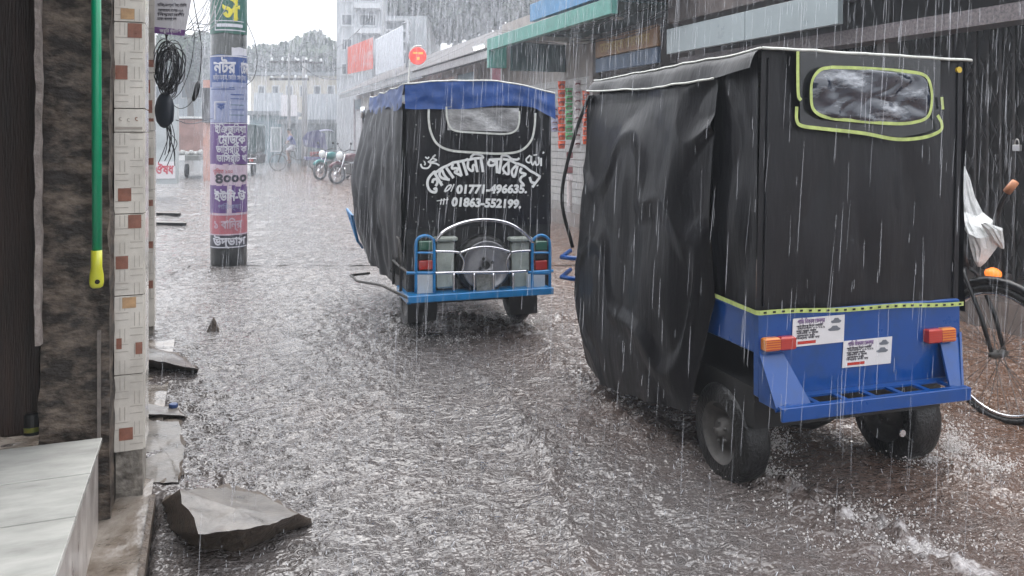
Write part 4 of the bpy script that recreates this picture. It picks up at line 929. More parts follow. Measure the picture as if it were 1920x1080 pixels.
# long tin roofed row: separate shops sharing one look, each a thing
M_tin = M('rusted corrugated tin',(.06,.06,.065),.7,0,col2=(.15,.14,.14),vscale=3,stretch=(1,6,1))
walls = [((.42,.32,.30),'pink plastered'),((.36,.30,.28),'dusty beige'),((.44,.30,.27),'salmon painted'),((.38,.34,.33),'pale grey'),((.42,.38,.40),'lilac white')]
ss_ = [14.3,17.4,20.6,24.2,28.2,33.5]
for i in range(5):
    a, b = ss_[i], ss_[i+1]-.02; c_, nm_ = walls[i]
    sh = road_empty('row_shop', f'{nm_} single storey shop, {("first","second","third","fourth","last")[i]} under the long tin roof past the green awning', group='shops under the long tin roof')
    wm = M('row wall '+nm_, c_, .55, var=.2, vscale=3)
    V0 = 5.9 if i else 6.65
    m = mb(); bx(m, V0,V0+.2,a,b,.2,3.15, wm); bx(m, V0+.2,9.5,a,a+.15,.2,3.2, wm); bx(m, V0+.2,9.5,b-.15,b,.2,3.2, wm); m.build('wall', parent=sh)
    m = mb(); n_ = int((b-a)/.06)
    m.grid(lambda u, v: Vector((5.15+2.6*v, a+(b-a)*u, 3.18+1.28*v+.012*math.cos(u*n_*PI/1.5))), n_*2, 2, M_tin)
    m.grid(lambda u, v: Vector((10.4-2.65*v, a+(b-a)*u, 3.18+1.28*v)), 2, 2, M_tin)
    m.build('roof', parent=sh, smooth=True)
    m = mb(); bx(m, 5.2,5.24,a,b,3.0,3.15, M('eave board',(.30,.30,.31),.5,var=.2)); m.build('eave_board', parent=sh)
    bays = max(2, int((b-a)/1.5)); bw = (b-a)/bays
    for q in range(bays):
        t_ = mb()
        for z in range(16): bx(t_, V0-.05,V0-.003, a+q*bw+.14, a+(q+1)*bw-.14, .24+z*.14, .24+z*.14+.13, M('row shutter %d'%((i+q)%3), ((.50,.50,.52),(.42,.36,.35),(.30,.33,.36))[(i+q)%3], .4, var=.15), .006)
        t_.build('shutter', parent=sh)
    t_ = mb()
    for q in range(bays+1): bx(t_, V0-.12,V0-.052, a+q*bw-.09*(q>0), a+q*bw+.09*(q<bays), .2, 3.0, wm)
    t_.build('pilaster', parent=sh)
    t_ = mb()
    for q in range(bays): bx(t_, V0-.09,V0-.055, a+q*bw+.14, a+(q+1)*bw-.14, 2.55, 2.95, M('row sign %d'%((i*2+q)%4), ((.45,.18,.14),(.42,.38,.34),(.20,.26,.30),(.48,.30,.24))[(i*2+q)%4], .45, var=.2))
    t_.build('sign', parent=sh)
m = mb(); r_ = random.Random(11)
for q in range(7):
    a = R(9.3+r_.uniform(-.3,.3), 5.5+.08*q, 3.3-.05*q); b = R(14.1+r_.uniform(-.4,.4), 5.0+.1*q, 3.45-.03*q)
    m.tube(smoothline([a, a.lerp(b,.35)-Vector((0,0,r_.uniform(.1,.35))), a.lerp(b,.7)-Vector((0,0,r_.uniform(.05,.25))), b], 6), .006, n=5)
m.build('shop_wires', M_cable, smooth=True, label='slack black wires strung under the awnings above the snack packets', cat='wires')
mb().tube(smoothline([R(9.05,6.05,.2), R(9.05,6.05,2.3), R(9.05,5.95,2.9)]), .035, n=10).build('drain_pipe', M('drain pipe',(.25,.24,.23),.45,var=.3), smooth=True, label='grey drain pipe between the gated shop and the brown fronted shop', cat='pipe')
# round red sign on a bracket
rs = empty('round_sign', at(783,105,19.4), TH*.3, 'round red sign with yellow marks on a bent pipe above the middle rickshaw', 'sign')
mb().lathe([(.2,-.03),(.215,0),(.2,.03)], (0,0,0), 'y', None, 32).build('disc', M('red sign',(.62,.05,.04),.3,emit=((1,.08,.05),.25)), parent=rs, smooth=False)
m = mb()
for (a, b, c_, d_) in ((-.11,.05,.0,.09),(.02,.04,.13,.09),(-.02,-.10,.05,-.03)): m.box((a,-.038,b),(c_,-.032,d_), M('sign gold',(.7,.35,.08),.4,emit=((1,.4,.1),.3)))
m.build('emblem', parent=rs)
m = mb().tube(smoothline([(-.28,0,-1.9),(-.22,0,-.6),(-.17,0,.05),(-.10,0,.2),(.0,0,.24),(.1,0,.24)]), .022, n=8); m.build('bracket', M_trimw, parent=rs, smooth=True)
# billboard and banner on the roof
kb = 26/F
bb = empty('billboard', at(735,130,26), TH+.35, 'blank pale billboard on a steel frame above the tin roof', 'billboard')
mb().poly([(-35*kb,0,-12*kb),(25*kb,0,8*kb),(25*kb,0,85*kb),(-35*kb,0,53*kb)], .05, nrm=Vector((0,-1,0))).build('panel', M('billboard white',(.60,.62,.66),.45,var=.06,vscale=2), parent=bb)
m = mb(); m.tube([(34*kb,0,5*kb),(34*kb,0,95*kb)], .05, n=8); m.tube([(34*kb,.02,90*kb),(70*kb,.8,35*kb)], .02, n=6); m.tube([(-35*kb,.06,-14*kb),(-35*kb,.06,53*kb)], .03, n=6); m.tube([(25*kb,.05,88*kb),(34*kb,0,92*kb)], .03, n=6)
m.build('frame', M('frame steel',(.30,.31,.33),.5,.4), parent=bb, smooth=True)
bn = empty('red_banner', at(675,140,29), TH+.2, 'faded red and white banner above the far end of the tin roof', 'banner')
kb = 29/F; mb().poly([(-24*kb,0,0),(26*kb,0,12*kb),(26*kb,0,72*kb),(-24*kb,0,50*kb)], .04, nrm=Vector((0,-1,0))).build('sheet', M('banner red',(.62,.16,.13),.5,col2=(.6,.5,.5),vscale=1.6,thresh=(.5,.68)), parent=bn)
mb().tube([(-25*kb,.05,-10*kb),(-25*kb,.05,52*kb)], .03).build('post', M('frame steel',(.30,.31,.33),.5,.4), parent=bn); mb().tube([(27*kb,.05,-2*kb),(27*kb,.05,74*kb)], .03).build('post', M('frame steel',(.30,.31,.33),.5,.4), parent=bn)
# hanging snack packets
foil = [M('foil orange',(.85,.12,.04),.25,.2,var=.3,vscale=20,coat=.4), M('foil green',(.12,.42,.16),.25,.2,var=.3,vscale=20,coat=.4), M('foil silver',(.72,.66,.66),.25,.2,var=.3,vscale=20,coat=.4), M('foil maroon',(.22,.07,.07),.3,var=.3,vscale=20), M('foil lilac',(.45,.45,.60),.3,var=.3,vscale=20)]
cols_ = [(1040,200,4,'lilac packets leftmost of the hanging row',4,12),(1053,152,0,'orange packets hanging second from the left',8,16),(1067,165,1,'bright green packets hanging third from the left',7,14),(1083,150,2,'silver packets hanging in the middle right',8,16),(1099,170,0,'orange packets hanging rightmost beside the black tarpaulin',6,17)]
for (px, py, fc, lab, n_, dy) in cols_:
    d = 14.0; kq = d/F
    t_ = empty('packet_strip', at(px,py,d), TH*.3, 'strip of '+lab, 'snack strip', 'strips of snack packets hanging at the stall')
    mb().tube([(0,.02,.05),(0,.02,-n_*dy*kq)], .004, n=4).build('string', M_trimw, parent=t_)
    for q in range(n_):
        g_ = mb(); z0 = -q*dy*kq; hw = 7.6*kq; hh = dy*kq*.92; rr = random.Random(px+q); tl_ = rr.uniform(-.12,.12)
        def pf(u, v): 
            xx = (u-.5)*2*hw*(1-.25*(1-v)); return Vector((xx*math.cos(tl_)+0, -.028*math.sin(PI*u)*math.sin(PI*v)+xx*tl_, z0-hh*(1-v)+.01*rr.random()*0))
        g_.grid(pf, 6, 6, foil[fc]); g_.grid(lambda u, v: pf(1-u, v)*Vector((1,-1,1)) if False else Vector((pf(1-u,v).x, -pf(1-u,v).y+.004, pf(1-u,v).z)), 6, 6, foil[fc])
        g_.add([pf(.1,.35)+Vector((0,-.008,0)), pf(.9,.35)+Vector((0,-.008,0)), pf(.8,.62)+Vector((0,-.032,0)), pf(.2,.62)+Vector((0,-.032,0))], [(0,1,2,3)], foil[3 if fc != 3 else 2])
        g_.build('packet', parent=t_, smooth=True)
t_ = empty('packet_strip', at(1068,285,14.0), 0, 'strip of dull maroon packets hanging below the bright ones', 'snack strip', 'strips of snack packets hanging at the stall')
for q in range(4): mb().box((-.055,-.02,-.13*q-.11),(.055,.02,-.13*q), (foil[3],foil[2])[q%2], bev=.01).build('packet', parent=t_)
mb().tube([at(1068,338,14.2), gnd(1068,407,.0)], .048, n=12).build('white_post', M('white pvc',(.66,.58,.56),.35), label='short white pipe post standing below the hanging snack packets', cat='post')
# ================================================================ FAR END
def block(name, px0, px1, ytop, d, depth, mat, label, cat='building', wins=(), roofm=None, rz=0, balc=()):
    kx = d/F; c = (px0+px1)/2; p = at(c, 255, d); rt = empty(name, (p.x,p.y,0), rz, label, cat)
    hw = (px1-px0)/2*kx; zt = HC+(HY-ytop)*kx
    mb().box((-hw,0,0),(hw,depth,zt), mat).build('wall', parent=rt)
    if roofm: mb().box((-hw-.25,-.35,zt+.002),(hw+.25,depth+.3,zt+.22), roofm).build('roof', parent=rt)
    for (a, b, c1, d1, wm) in wins:
        x0, x1 = (a-c)*kx, (c1-c)*kx; z0, z1 = HC+(HY-d1)*kx, HC+(HY-b)*kx
        fr_ = mb().box((x0,-.08,z0),(x1,-.004,z1), M('window frame pale',(.5,.52,.54),.5)).build('window', parent=rt)
        mb().box((x0+.08,-.095,z0+.08),(x1-.08,-.082,z1-.08), wm).build('pane', parent=fr_)
    for (a, b, c1, d1) in balc:
        x0, x1 = (a-c)*kx, (c1-c)*kx; z0, z1 = HC+(HY-d1)*kx, HC+(HY-b)*kx
        mb().box((x0,-.9,z0),(x1,-.004,z1), M('balcony pale',(.50,.52,.54),.6)).build('balcony', parent=rt)
    return rt
M_glass = M('dark window glass',(.06,.07,.08),.15)
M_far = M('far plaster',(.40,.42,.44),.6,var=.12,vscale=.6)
M_cream = M('cream plaster',(.48,.44,.36),.6,var=.12,vscale=.6)
M_tinw = M('white corrugated sheet',(.50,.52,.55),.4,.1,col2=(.34,.36,.38),vscale=2.5,stretch=(5,5,.2))
M_ftin = M('dull far tin',(.16,.18,.19),.45,var=.2)
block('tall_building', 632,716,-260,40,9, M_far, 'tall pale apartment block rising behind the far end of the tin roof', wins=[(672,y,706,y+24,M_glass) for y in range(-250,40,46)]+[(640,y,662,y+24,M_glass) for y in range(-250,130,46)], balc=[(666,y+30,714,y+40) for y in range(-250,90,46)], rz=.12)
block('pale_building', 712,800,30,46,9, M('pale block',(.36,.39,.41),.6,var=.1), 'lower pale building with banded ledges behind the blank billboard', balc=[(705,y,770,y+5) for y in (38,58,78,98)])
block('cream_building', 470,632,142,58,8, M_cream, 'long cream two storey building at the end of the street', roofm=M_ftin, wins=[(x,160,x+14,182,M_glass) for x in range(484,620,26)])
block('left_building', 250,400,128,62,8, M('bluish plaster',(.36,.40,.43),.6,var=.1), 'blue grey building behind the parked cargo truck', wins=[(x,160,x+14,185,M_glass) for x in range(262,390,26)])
block('corrugated_wall', 572,632,176,44,.3, M_tinw, 'white corrugated sheet wall right of the far poles', 'wall')
block('corrugated_wall', 476,528,174,45,.3, M_tinw, 'white corrugated sheet wall left of the far poles', 'wall')
block('teal_stall', 468,532,216,43.5,3, M('teal stall',(.10,.17,.19),.5,var=.3,vscale=1), 'dark teal market stall with tin roof at the end of the street', 'stall', roofm=M_ftin, wins=[(508,238,528,285,M('stall shutter',(.20,.24,.24),.5))])
block('grey_stall', 532,640,232,43,3, M('grey stall',(.13,.16,.17),.5,var=.3,vscale=1), 'low grey stall behind the parked cycle rickshaw', 'stall', roofm=M_ftin)
for (a, b, lab) in ((528,540,'left of two blank white notice sheets on the far wall'),(544,557,'right of two blank white notice sheets on the far wall')):
    p = at((a+b)/2, 218, 41.5); kx = 41.5/F
    g_ = mb().box((p.x-7*kx,p.y,p.z),(p.x+6*kx,p.y+.05,p.z+40*kx), M_paper); g_.build('white_board', label=lab, cat='notice board')
def upole(px, ytop, d, r, arms, label):
    rt = empty('far_utility_pole', (at(px,0,d).x, d, 0), 0, label, 'utility pole', 'thin utility poles at the far end')
    zt = HC+(HY-ytop)/F*d; mb().tube([(0,0,0),(0,0,zt*.5),(0,0,zt)], [r,r*.85,r*.7], n=10).build('shaft', M('far pole concrete',(.22,.22,.22),.6), parent=rt, smooth=True)
    m_ = mb()
    for z in arms: m_.box((-.9,-.05,zt-z-.05),(.9,.05,zt-z+.05), M_sh_dark)
    for z in arms:
        for x in (-.8,-.3,.3,.8): m_.lathe([(.05,0),(.07,.06),(.03,.16)], (x,0,zt-z+.05), 'z', M_white, 8)
    m_.build('crossarm', parent=rt)
upole(571, 106, 39, .16, (.3,), 'thicker far utility pole with one crossarm on the right'); upole(542, 100, 37, .08, (.4,1.2), 'thinner far utility pole with two crossarms on the left')
m = mb()
for i, (a, b) in enumerate((((462,118),(542,104)),((462,140),(571,112)),((542,104),(640,150)),((571,112),(660,120)),((500,95),(571,110)),((571,115),(700,30)))):
    p, q = at(*a, 34), at(*b, 38); m.tube(smoothline([p, p.lerp(q,.5)-Vector((0,0,.35)), q], 8), .018, n=4)
m.build('power_lines', M_cable, smooth=True, label='sagging power lines strung between the far utility poles', cat='wires')
# trees
M_leaf = [M('leaf dark',(.035,.055,.03),.6), M('leaf mid',(.055,.085,.04),.6)]
M_bark = M('bark',(.08,.065,.05),.8,var=.3)
def tree(px, ytop, ybot, d, wpx, label, seed):
    r_ = np.random.default_rng(seed); kx = d/F; p = at(px, 255, d); zt = HC+(HY-ytop)*kx; zb = max(1.5, HC+(HY-ybot)*kx); hw = wpx/2*kx
    rt = empty('leafy_tree', (p.x,p.y,0), 0, label, 'tree'); cz = (zt+zb)/2; hz = (zt-zb)/2
    m_ = mb(); m_.tube([(0,0,0),(.1,0,zb*.6),(0,.1,cz)], [.32,.25,.12], M_bark, 8)
    for q in range(6): a = q*1.05; m_.tube([(0,0,zb*.8),(hw*.3*math.cos(a),hw*.3*math.sin(a),cz),(hw*.7*math.cos(a),hw*.6*math.sin(a),cz+hz*.3)], [.15,.1,.04], M_bark, 6)
    m_.build('trunk', parent=rt, smooth=True)
    n = 120; th = r_.uniform(0,2*PI,n); ph = np.arccos(r_.uniform(-.6,1,n)); rr = r_.uniform(.45,.95,n)
    cx = hw*rr*np.sin(ph)*np.cos(th); cy = hw*rr*np.sin(ph)*np.sin(th); cz_ = cz+hz*rr*np.cos(ph)
    m_ = mb(); vs_ = []; fs_ = []; mi = []
    for i in range(n):
        R_ = r_.uniform(.20,.34)*min(hw, 6)
        pts = r_.normal(size=(200,3)); pts /= np.linalg.norm(pts,axis=1)[:,None]; pts *= R_*r_.uniform(.5,1.1,(200,1)); pts[:,2] *= .75
        for q in pts:
            c_ = np.array([cx[i],cy[i],cz_[i]])+q; u = r_.normal(size=3); v = r_.normal(size=3); u *= .32/np.linalg.norm(u); v *= .32/np.linalg.norm(v)
            b_ = len(vs_); vs_ += [c_-u, c_+v*.6, c_+u, c_-v*.6]; fs_.append((b_,b_+1,b_+2,b_+3)); mi.append(i%2)
    me_ = bpy.data.meshes.new('crown'); me_.from_pydata([tuple(v) for v in vs_], [], fs_)
    for x in M_leaf: me_.materials.append(x)
    me_.polygons.foreach_set('material_index', mi); me_.update()
    o_ = bpy.data.objects.new('crown', me_); COL.objects.link(o_); o_.parent = rt
tree(590,72,150,66,150,'rounded hazy tree beyond the far utility poles',1)
tree(505,88,160,70,110,'lower hazy tree just right of the poster pole',2)
tree(355,68,160,60,140,'hazy tree behind the cables left of the poster pole',3)
tree(790,-120,112,52,230,'big dark tree behind the blank billboard',4)
tree(930,-140,112,50,260,'biggest dark tree filling the sky above the tin roof',5)
tree(1050,-160,95,46,220,'dark tree above the blue awning beam',6)
sp_ = block('salmon_column', 381, 400, 150, 26, .4, M('salmon plaster',(.45,.24,.19),.6,var=.2), 'narrow salmon coloured column partly hidden by the left side of the poster pole', 'column')
k26 = 26/F; mb().box((-7*k26,-.2,HC+25*k26),(12*k26,-.002,HC+90*k26), M('meter box dark',(.05,.05,.055),.5)).build('meter_box', parent=sp_)
# left far things
sb = empty('shop_board', at(310,345,19)-Vector((0,0,0)), TH*.6, 'white board with red script standing left of the cargo truck', 'sign board')
k19 = 19/F; mb().box((-21*k19,0,0),(20*k19,.3,150*k19), M('board wall',(.42,.45,.46),.5,var=.2,vscale=1.5)).build('panel', parent=sb)
m = mb(); m.box((-20*k19,-.02,10*k19),(18*k19,-.002,42*k19), M_paper); text('ঔষধ', .30, lambda x, y, h: (-17*k19+x, -.024-h, 19*k19+y), m, M('sign red letters',(.5,.05,.08),.5), .03, wmax=32*k19); m.build('lettering', parent=sb)
tk = empty('cargo_truck', (at(372,0,28).x, 28, 0), .25, 'small cargo truck with reddish tarpaulin box parked behind the cables', 'truck')
k28 = 28/F
mb().box((-38*k28,0,30*k28+.3),(20*k28,2.6,105*k28+.1), M('tarpaulin red grey',(.28,.17,.15),.6,var=.35,vscale=2), bev=.04).build('cargo_box', parent=tk)
mb().box((-40*k28,-.06,105*k28+.11),(22*k28,2.7,105*k28+.18), M_white).build('roof', parent=tk)
m = mb(); m.box((-36*k28,-.5,.62),(20*k28,2.6,.80), M('truck bed',(.16,.17,.16),.5,var=.3), bev=.02)
for q in range(8): m.blob((-.6+q*.14,-.35,.86+.04*(q%2)), .09, M('sack white',(.45,.46,.45),.6), nz=.2, n=5)
m.build('cargo_bed', parent=tk)
mb().box((-32*k28,-.52,.62),(-20*k28,-.50,.80), M_white).build('number_plate', parent=tk)
for x in (-.42,.30): wheel(tk, x, .3, .24, .12)
fr = empty('parked_rickshaw', (at(450,0,30).x, 30, 0), .1, 'dark green covered rickshaw parked behind the poster pole', 'rickshaw')
mb().grid(lambda u, v: Vector((-.55+1.15*u, -.0+.02*math.sin(u*9), .8+1.08*v)), 8, 8, M('dark green cloth',(.03,.06,.06),.5)).build('rear_curtain', parent=fr)
m = mb(); m.box((-.56,.01,.8),(.6,1.6,1.9), M('dark green cloth',(.03,.06,.06),.5), bev=.06); m.build('hood', parent=fr)
m = mb(); m.box((-.55,-.05,.4),(.6,1.7,.78), M_under, bev=.05); m.build('tail_body', parent=fr)
m = mb(); m.tube([(-.55,-.12,.42),(.62,-.12,.42)], .03, M_chrome); m.tube([(-.55,-.12,.62),(.62,-.12,.62)], .02, M_chrome); m.box((.35,-.08,.5),(.5,-.05,.62), M_red); m.build('bumper', parent=fr)
wheel(fr, -.42, .3, .24, .12); wheel(fr, .42, .3, .24, .12)
# motorcycles
def motorcycle(loc, rz, col, label):
    rt = empty('motorcycle', loc, rz, label, 'motorcycle', 'motorcycles parked at the right kerb')
    for y in (0,-1.22):
        w_ = mb().tube([(0,y+.26*math.cos(a),.30+.26*math.sin(a)) for a in [2*PI*i/28 for i in range(28)]], .045, n=8, closed=True).build('wheel', M_tyre, parent=rt, smooth=True)
        g_ = mb()
        for q in range(6): a = q*PI/3; g_.tube([(0,y,.30),(0,y+.24*math.cos(a),.30+.24*math.sin(a))], .012, n=4)
        g_.lathe([(.09,-.04),(.09,.04)], (0,y,.30), 'x', None, 12); g_.build('rim', M_chrome, parent=w_)
    m_ = mb()
    for sx in (-.08,.08): m_.tube([(sx,0,.30),(sx,-.14,.62),(sx,-.24,.92)], .024, M_chrome, 8)
    m_.build('fork', parent=rt, smooth=True)
    mb().tube([(0,.34*math.cos(a),.30+.34*math.sin(a)) for a in [math.radians(40+i*14) for i in range(8)]], .06, n=8).build('front_mudguard', col, parent=rt, smooth=True)
    mb().blob((0,-.48,.80), .22, sq=(.62,1.3,.62), nz=.03).build('fuel_tank', col, parent=rt, smooth=True)
    mb().blob((0,-1.0,.80), .2, sq=(.62,1.7,.36), nz=.03).build('seat', M_under, parent=rt, smooth=True)
    mb().blob((0,-1.25,.68), .16, sq=(.7,1.3,.7), nz=.03).build('tail_cowl', col, parent=rt, smooth=True)
    m_ = mb().box((-.13,-.85,.28),(.13,-.40,.62), M_rim, bev=.04); m_.tube([(.12,-.5,.30),(.15,-.9,.26),(.16,-1.4,.34)], .04, M_chrome, 8); m_.build('engine', parent=rt)
    m_ = mb().tube([(-.36,-.42,1.02),(-.2,-.28,1.04),(0,-.26,.98),(.2,-.28,1.04),(.36,-.42,1.02)], .016, M_under, 8)
    for sx in (-1,1): m_.tube([(.24*sx,-.3,1.04),(.34*sx,-.26,1.2)], .008, M_under, 6); m_.blob((.34*sx,-.26,1.23), .06, M_under, sq=(1,.3,.7), nz=0, n=6)
    m_.build('handlebar', parent=rt, smooth=True)
    hl = mb().blob((0,-.10,.86), .13, sq=(1,.8,1), nz=0).build('headlight', M_white, parent=rt, smooth=True)
    return rt
motorcycle(gnd(600,338), PI-.55, M('teal enamel',(.03,.20,.20),.3,coat=.4), 'teal motorcycle parked left of the white headlamp one')
motorcycle(gnd(632,346), PI-.75, M('maroon enamel',(.09,.02,.03),.3,coat=.4), 'maroon motorcycle with bright white headlamp beside the middle rickshaw')
# cycle rickshaw with its puller
cr = empty('cycle_rickshaw', (at(578,0,34.5).x, 34.5, 0), PI/2+.35, 'three wheeled cycle rickshaw with dark hood parked at the far stalls', 'cycle rickshaw')
# local +y = forwards (points left in the picture)
for (x, y, r_) in ((0,1.25,.34),(-.42,-.35,.34),(.42,-.35,.34)):
    w_ = mb().tube([(x,y+r_*math.cos(a),r_+r_*math.sin(a)) for a in [2*PI*i/28 for i in range(28)]], .025, n=6, closed=True).build('wheel', M_tyre, parent=cr, smooth=True)
    g_ = mb()
    for q in range(12): a = q*PI/6; g_.tube([(x,y,r_),(x,y+r_*math.cos(a),r_+r_*math.sin(a))], .004, n=4)
    g_.build('spokes', M_chrome, parent=w_)
m = mb(); m.tube([(0,1.25,.34),(0,1.08,.85),(0,1.02,1.05)], .025); m.tube([(0,1.1,.8),(0,.5,.45),(0,-.3,.4)], .025); m.tube([(0,.62,.9),(0,.5,.42)], .022); m.tube([(0,1.08,.82),(0,.6,.8)], .02); m.tube([(-.3,.9,1.08),(0,1.04,1.06),(.3,.9,1.08)], .015); m.build('frame', M_bik, parent=cr, smooth=True); mb().blob((0,.6,.93), .13, sq=(.7,1,.4), nz=0, n=6).build('saddle', M_bik, parent=cr, smooth=True)
m = mb(); m.box((-.45,-.75,.42),(.45,.15,.56), M('rickshaw side paint',(.10,.10,.24),.4,var=.4), bev=.02); m.box((-.45,-.75,.57),(.45,-.62,1.05), M('rickshaw side paint',(.10,.10,.24),.4,var=.4), bev=.02); m.box((-.42,-.6,.57),(.42,-.1,.78), M('seat red',(.3,.06,.06),.5), bev=.04); m.build('passenger_seat', parent=cr)
m = mb(); m.grid(lambda u, v: Vector((-.5+1.0*u, -.72+.15+.62*math.cos(PI*.95*v-.2)+.1, .95+.75*math.sin(PI*.62*v+.1)+.05*math.sin(PI*u))), 10, 14, M('hood violet cloth',(.07,.07,.16),.45,var=.3)); 
for x in (-.5,.5): m.add([(x,-.72,.9),(x,.12,1.0),(x,.2,1.35),(x,.0,1.62),(x,-.35,1.72),(x,-.65,1.55)], [(0,1,2,3,4,5)], M('hood violet cloth',(.07,.07,.16),.45,var=.3))
m.build('hood', parent=cr, smooth=False)
def skinned(name, joints, edges, mat, parent=None, root=0, **kw):
    me_ = bpy.data.meshes.new(name); me_.from_pydata([j[0] for j in joints], edges, []); o_ = bpy.data.objects.new(name, me_); COL.objects.link(o_)
    md = o_.modifiers.new('s','SKIN'); o_.modifiers.new('u','SUBSURF').levels = 2; o_.modifiers['u'].render_levels = 2
    for i, j in enumerate(joints): me_.skin_vertices[0].data[i].radius = (j[1], j[1]*(j[2] if len(j) > 2 else 1))
    me_.skin_vertices[0].data[root].use_root = True
    dg = bpy.context.evaluated_depsgraph_get(); ev = o_.evaluated_get(dg); nm = bpy.data.meshes.new_from_object(ev); bpy.data.objects.remove(o_)
    nm.materials.clear(); nm.materials.append(mat); nm.polygons.foreach_set('use_smooth', [True]*len(nm.polygons))
    o2 = bpy.data.objects.new(name, nm); COL.objects.link(o2)
    if parent: o2.parent = parent
    return tag(o2, **kw)
pe = empty('person', cr.location, PI/2+.35, 'person in a blue rain cape and pale lungi seated on the cycle rickshaw saddle', 'person')
M_skin = M('brown skin',(.20,.11,.07),.5)
J = [((0,.60,1.0),.13,.8),((0,.66,1.25),.14,.7),((0,.74,1.46),.13,.6),((0,.78,1.56),.05),((0,.81,1.68),.09),((0,.81,1.76),.075),
     ((-.17,.76,1.44),.05),((-.26,.86,1.22),.04),((-.28,.94,1.12),.03),((.17,.76,1.44),.05),((.26,.86,1.22),.04),((.28,.94,1.12),.03),
     ((-.10,.66,.97),.085),((-.13,.92,.82),.065),((-.12,.80,.46),.045),((-.12,.90,.40),.035),((.10,.66,.97),.085),((.13,.88,.72),.065),((.12,.72,.36),.045),((.12,.82,.30),.035)]
E_ = [(0,1),(1,2),(2,3),(3,4),(4,5),(2,6),(6,7),(7,8),(2,9),(9,10),(10,11),(0,12),(12,13),(13,14),(14,15),(0,16),(16,17),(17,18),(18,19)]
skinned('body', J, E_, M_skin, pe)
J2 = [((0,.60,.98),.16,.85),((0,.66,1.25),.17,.75),((0,.74,1.46),.155,.65),((-.18,.76,1.43),.07),((-.26,.85,1.24),.06),((.18,.76,1.43),.07),((.26,.85,1.24),.06)]
skinned('rain_cape', J2, [(0,1),(1,2),(2,3),(3,4),(2,5),(5,6)], M('rain cape blue',(.07,.09,.26),.35,var=.2), pe)
J3 = [((0,.60,.98),.15,.9),((-.10,.68,.96),.11),((-.13,.93,.82),.085),((.10,.68,.96),.11),((.13,.89,.72),.085)]
skinned('lungi', J3, [(0,1),(1,2),(0,3),(3,4)], M('pale cloth',(.42,.42,.46),.6), pe)
mb().blob((0,.795,1.73), .095, sq=(1,1.05,.8), nz=.05).build('hair', M('black hair',(.01,.01,.01),.5), parent=pe, smooth=True)
# bench and posts by the far right kerb
m = mb(); p = gnd(662,338)
m.box((p.x-.5,p.y,.75),(p.x+.5,p.y+.4,.82), M('table green',(.18,.30,.26),.5)); 
for x in (-.42,.42): m.tube([(p.x+x,p.y+.2,0),(p.x+x,p.y+.2,.75)], .03, M_sh_dark, 6)
m.build('small_table', label='small greenish table behind the parked motorcycles', cat='table')
# ================================================================ RAIN, SPRAY, HAZE
def prisms(c, dirs, L, r, name, mat, label, cat):
    n = len(c); dirs = dirs/np.linalg.norm(dirs,axis=1)[:,None]; a = np.cross(dirs, np.array([.3,1,.2])); a /= np.linalg.norm(a,axis=1)[:,None]; b = np.cross(dirs, a)
    V_ = np.zeros((n,8,3)); V_[:,0] = c-dirs*L[:,None]/2; V_[:,7] = c+dirs*L[:,None]/2
    for i in range(3):
        o_ = (a*math.cos(i*2*PI/3)+b*math.sin(i*2*PI/3))*r[:,None]
        V_[:,1+i] = c-dirs*L[:,None]*.3+o_; V_[:,4+i] = c+dirs*L[:,None]*.25+o_*.8
    T_ = []
    for i in range(3):
        j = (i+1)%3; T_ += [(0,1+j,1+i,-1),(1+i,1+j,4+j,4+i),(4+i,4+j,7,-1)]
    fs_ = []
    for k_ in range(n):
        for t in T_: fs_.append(tuple(x+8*k_ for x in t if x >= 0))
    me_ = bpy.data.meshes.new(name); me_.from_pydata(V_.reshape(-1,3).tolist(), [], fs_); me_.materials.append(mat); me_.polygons.foreach_set('use_smooth',[True]*len(fs_)); me_.update()
    o_ = bpy.data.objects.new(name, me_); COL.objects.link(o_); return tag(o_, label, cat, kind='stuff')
def rain_mat(name, a, c_=(.85,.87,.92)):
    m_ = bpy.data.materials.new(name); m_.use_nodes = True; n = m_.node_tree.nodes; l = m_.node_tree.links
    b = n['Principled BSDF']; b.inputs['Base Color'].default_value = (*c_,1); b.inputs['Roughness'].default_value = .15; b.inputs['Alpha'].default_value = a; b.inputs['IOR'].default_value = 1.33
    b.inputs['Transmission Weight'].default_value = .0
    return m_
N_ = 22000
u = rng.random(N_); dd = 1.9+17*u**.85; xx = rng.uniform(-.70,.72,N_)*dd; zz = rng.uniform(0,1,N_)*(.6+.3*dd+HC*.9)+.02
N2 = 62000; d2 = 10+34*rng.random(N2)**.8; xx = np.concatenate([xx, rng.uniform(-.60,.62,N2)*d2]); zz = np.concatenate([zz, rng.uniform(0,1,N2)*(1.6+.19*d2)+.02]); dd = np.concatenate([dd, d2])  # second, far population: dense enlarged drops added as a veil of haze
pts = np.stack([xx,dd,zz],-1); Vv = CS*pts[:,0]+SN*pts[:,1]; s_ = -SN*pts[:,0]+CS*pts[:,1]
ok = (Vv > -.12) & ~((Vv > 5.1) & (zz < 3.0) & (s_ > 2)) & ~((Vv > 4.9) & (zz < 3))
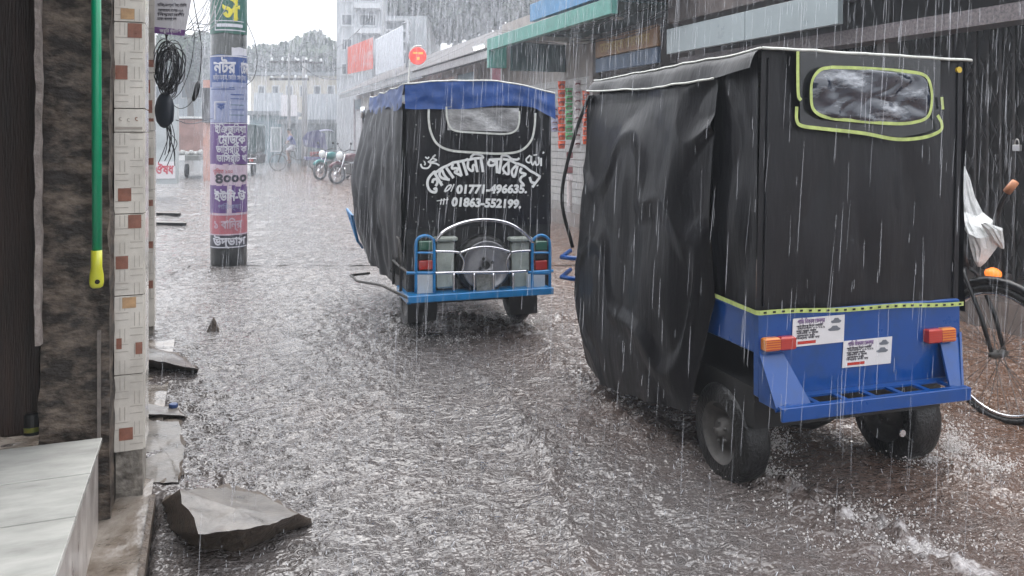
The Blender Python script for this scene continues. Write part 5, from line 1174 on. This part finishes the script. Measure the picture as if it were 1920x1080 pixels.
# nothing inside the two vehicles
for L_, A_ in ((L2,A2),(L1,A1)):
    q = pts[:,:2]-np.array(L_[:2]); lx = q[:,0]*math.cos(A_)+q[:,1]*math.sin(A_); ly = -q[:,0]*math.sin(A_)+q[:,1]*math.cos(A_)
    ok &= ~((abs(lx) < .72) & (ly > -.02) & (ly < 1.75) & (zz < 1.82))
pts = pts[ok]; n = len(pts)
dirs = np.stack([rng.normal(.05,.02,n), rng.normal(0,.02,n), np.ones(n)],-1)
prisms(pts, dirs, (.03+.22*rng.random(n)**2)*(1+.09*pts[:,1]), rng.uniform(.0004,.0013,n)*(1+.10*pts[:,1]+.012*np.maximum(0,pts[:,1]-9)**1.6), 'rain', rain_mat('falling rain', .2), 'heavy falling rain over the flooded street, far drops enlarged as a haze veil', 'rain')
# drip sheets from roof edges + splashes on the water
N_ = 5200; dd = 1.9+9*rng.random(N_)**1.3; xx = rng.uniform(-.62,.66,N_)*dd; p = np.stack([xx,dd,rng.uniform(.004,.03,N_)],-1)
Vv = CS*p[:,0]+SN*p[:,1]; p = p[(Vv > -.15) & (Vv < 5.4)]; n = len(p)
dirs = np.stack([rng.normal(0,.5,n), rng.normal(0,.5,n), np.ones(n)],-1)
prisms(p, dirs, rng.uniform(.006,.024,n), rng.uniform(.0008,.0022,n), 'rain_splashes', rain_mat('splash water', .6), 'tiny splashes where rain hits the flooded road', 'splash')
C_ = []; Rr = []
for (px, py, n, sx, sy, sz) in ((1455,845,420,.05,.10,.09),(1420,890,420,.05,.09,.035),(1440,900,500,.09,.05,.02),(1790,850,700,.055,.07,.075),(1760,870,500,.10,.06,.02),(1860,885,420,.11,.07,.03),
                            (1560,960,420,.20,.06,.014),(1700,1030,420,.22,.06,.016),(1640,990,300,.12,.05,.02),
                            (770,625,300,.07,.07,.035),(860,612,300,.12,.07,.03),(950,606,360,.12,.07,.035),(1012,606,360,.06,.07,.05),(830,640,260,.16,.10,.015)):
    c = gnd(px, py); n = n*3; q = rng.normal(size=(n,3))*np.array([sx,sy,sz*1.15])*rng.uniform(.3,1.3,(n,1)); q[:,2] = abs(q[:,2]); C_.append(q+np.array([c.x,c.y,.008]))
    Rr.append(.0007+.0034*rng.random(n)**4)
p = np.concatenate(C_); rr = np.concatenate(Rr); n = len(p)
OCT = np.array([(1,0,0),(-1,0,0),(0,1,0),(0,-1,0),(0,0,1),(0,0,-1)]+[(a,b_,c) for a in (-.6,.6) for b_ in (-.6,.6) for c in (-.6,.6)], float)
QF = []
for a in (0,1):
    for b_ in (0,1):
        for c in (0,1):
            v_ = 6+a*4+b_*2+c; X_ = 0 if a else 1; Y_ = 2 if b_ else 3; Z_ = 4 if c else 5
            QF += [(X_,v_,Y_),(Y_,v_,Z_),(Z_,v_,X_)] if (a+b_+c) % 2 == 0 else [(Y_,v_,X_),(Z_,v_,Y_),(X_,v_,Z_)]
sc_ = rng.uniform(.6,1.7,(n,1,3)); V_ = p[:,None,:]+OCT[None]*rr[:,None,None]*sc_
fs_ = [tuple(x+14*k_ for x in t) for k_ in range(n) for t in QF]
me_ = bpy.data.meshes.new('tyre_spray'); me_.from_pydata(V_.reshape(-1,3).tolist(), [], fs_); me_.materials.append(rain_mat('spray water', .5, (.85,.82,.80))); me_.polygons.foreach_set('use_smooth',[True]*len(fs_))
o_ = bpy.data.objects.new('tyre_spray', me_); COL.objects.link(o_); tag(o_, 'splashed water droplets thrown up behind the rickshaw wheels', 'spray', kind='stuff')
# roof-edge drips
hz = mb().box((-100,-35,-1.6),(100,100,17)).build('haze', label='pale rain haze filling the street', cat='haze', kind='stuff')
m_ = bpy.data.materials.new('rain haze'); m_.use_nodes = True; n = m_.node_tree.nodes; n.clear()
ou = n.new('ShaderNodeOutputMaterial'); pv = n.new('ShaderNodeVolumePrincipled'); pv.inputs['Color'].default_value = (.78,.84,.91,1); pv.inputs['Density'].default_value = .0042; pv.inputs['Anisotropy'].default_value = .3
m_.node_tree.links.new(pv.outputs[0], ou.inputs['Volume']); hz.data.materials.append(m_)
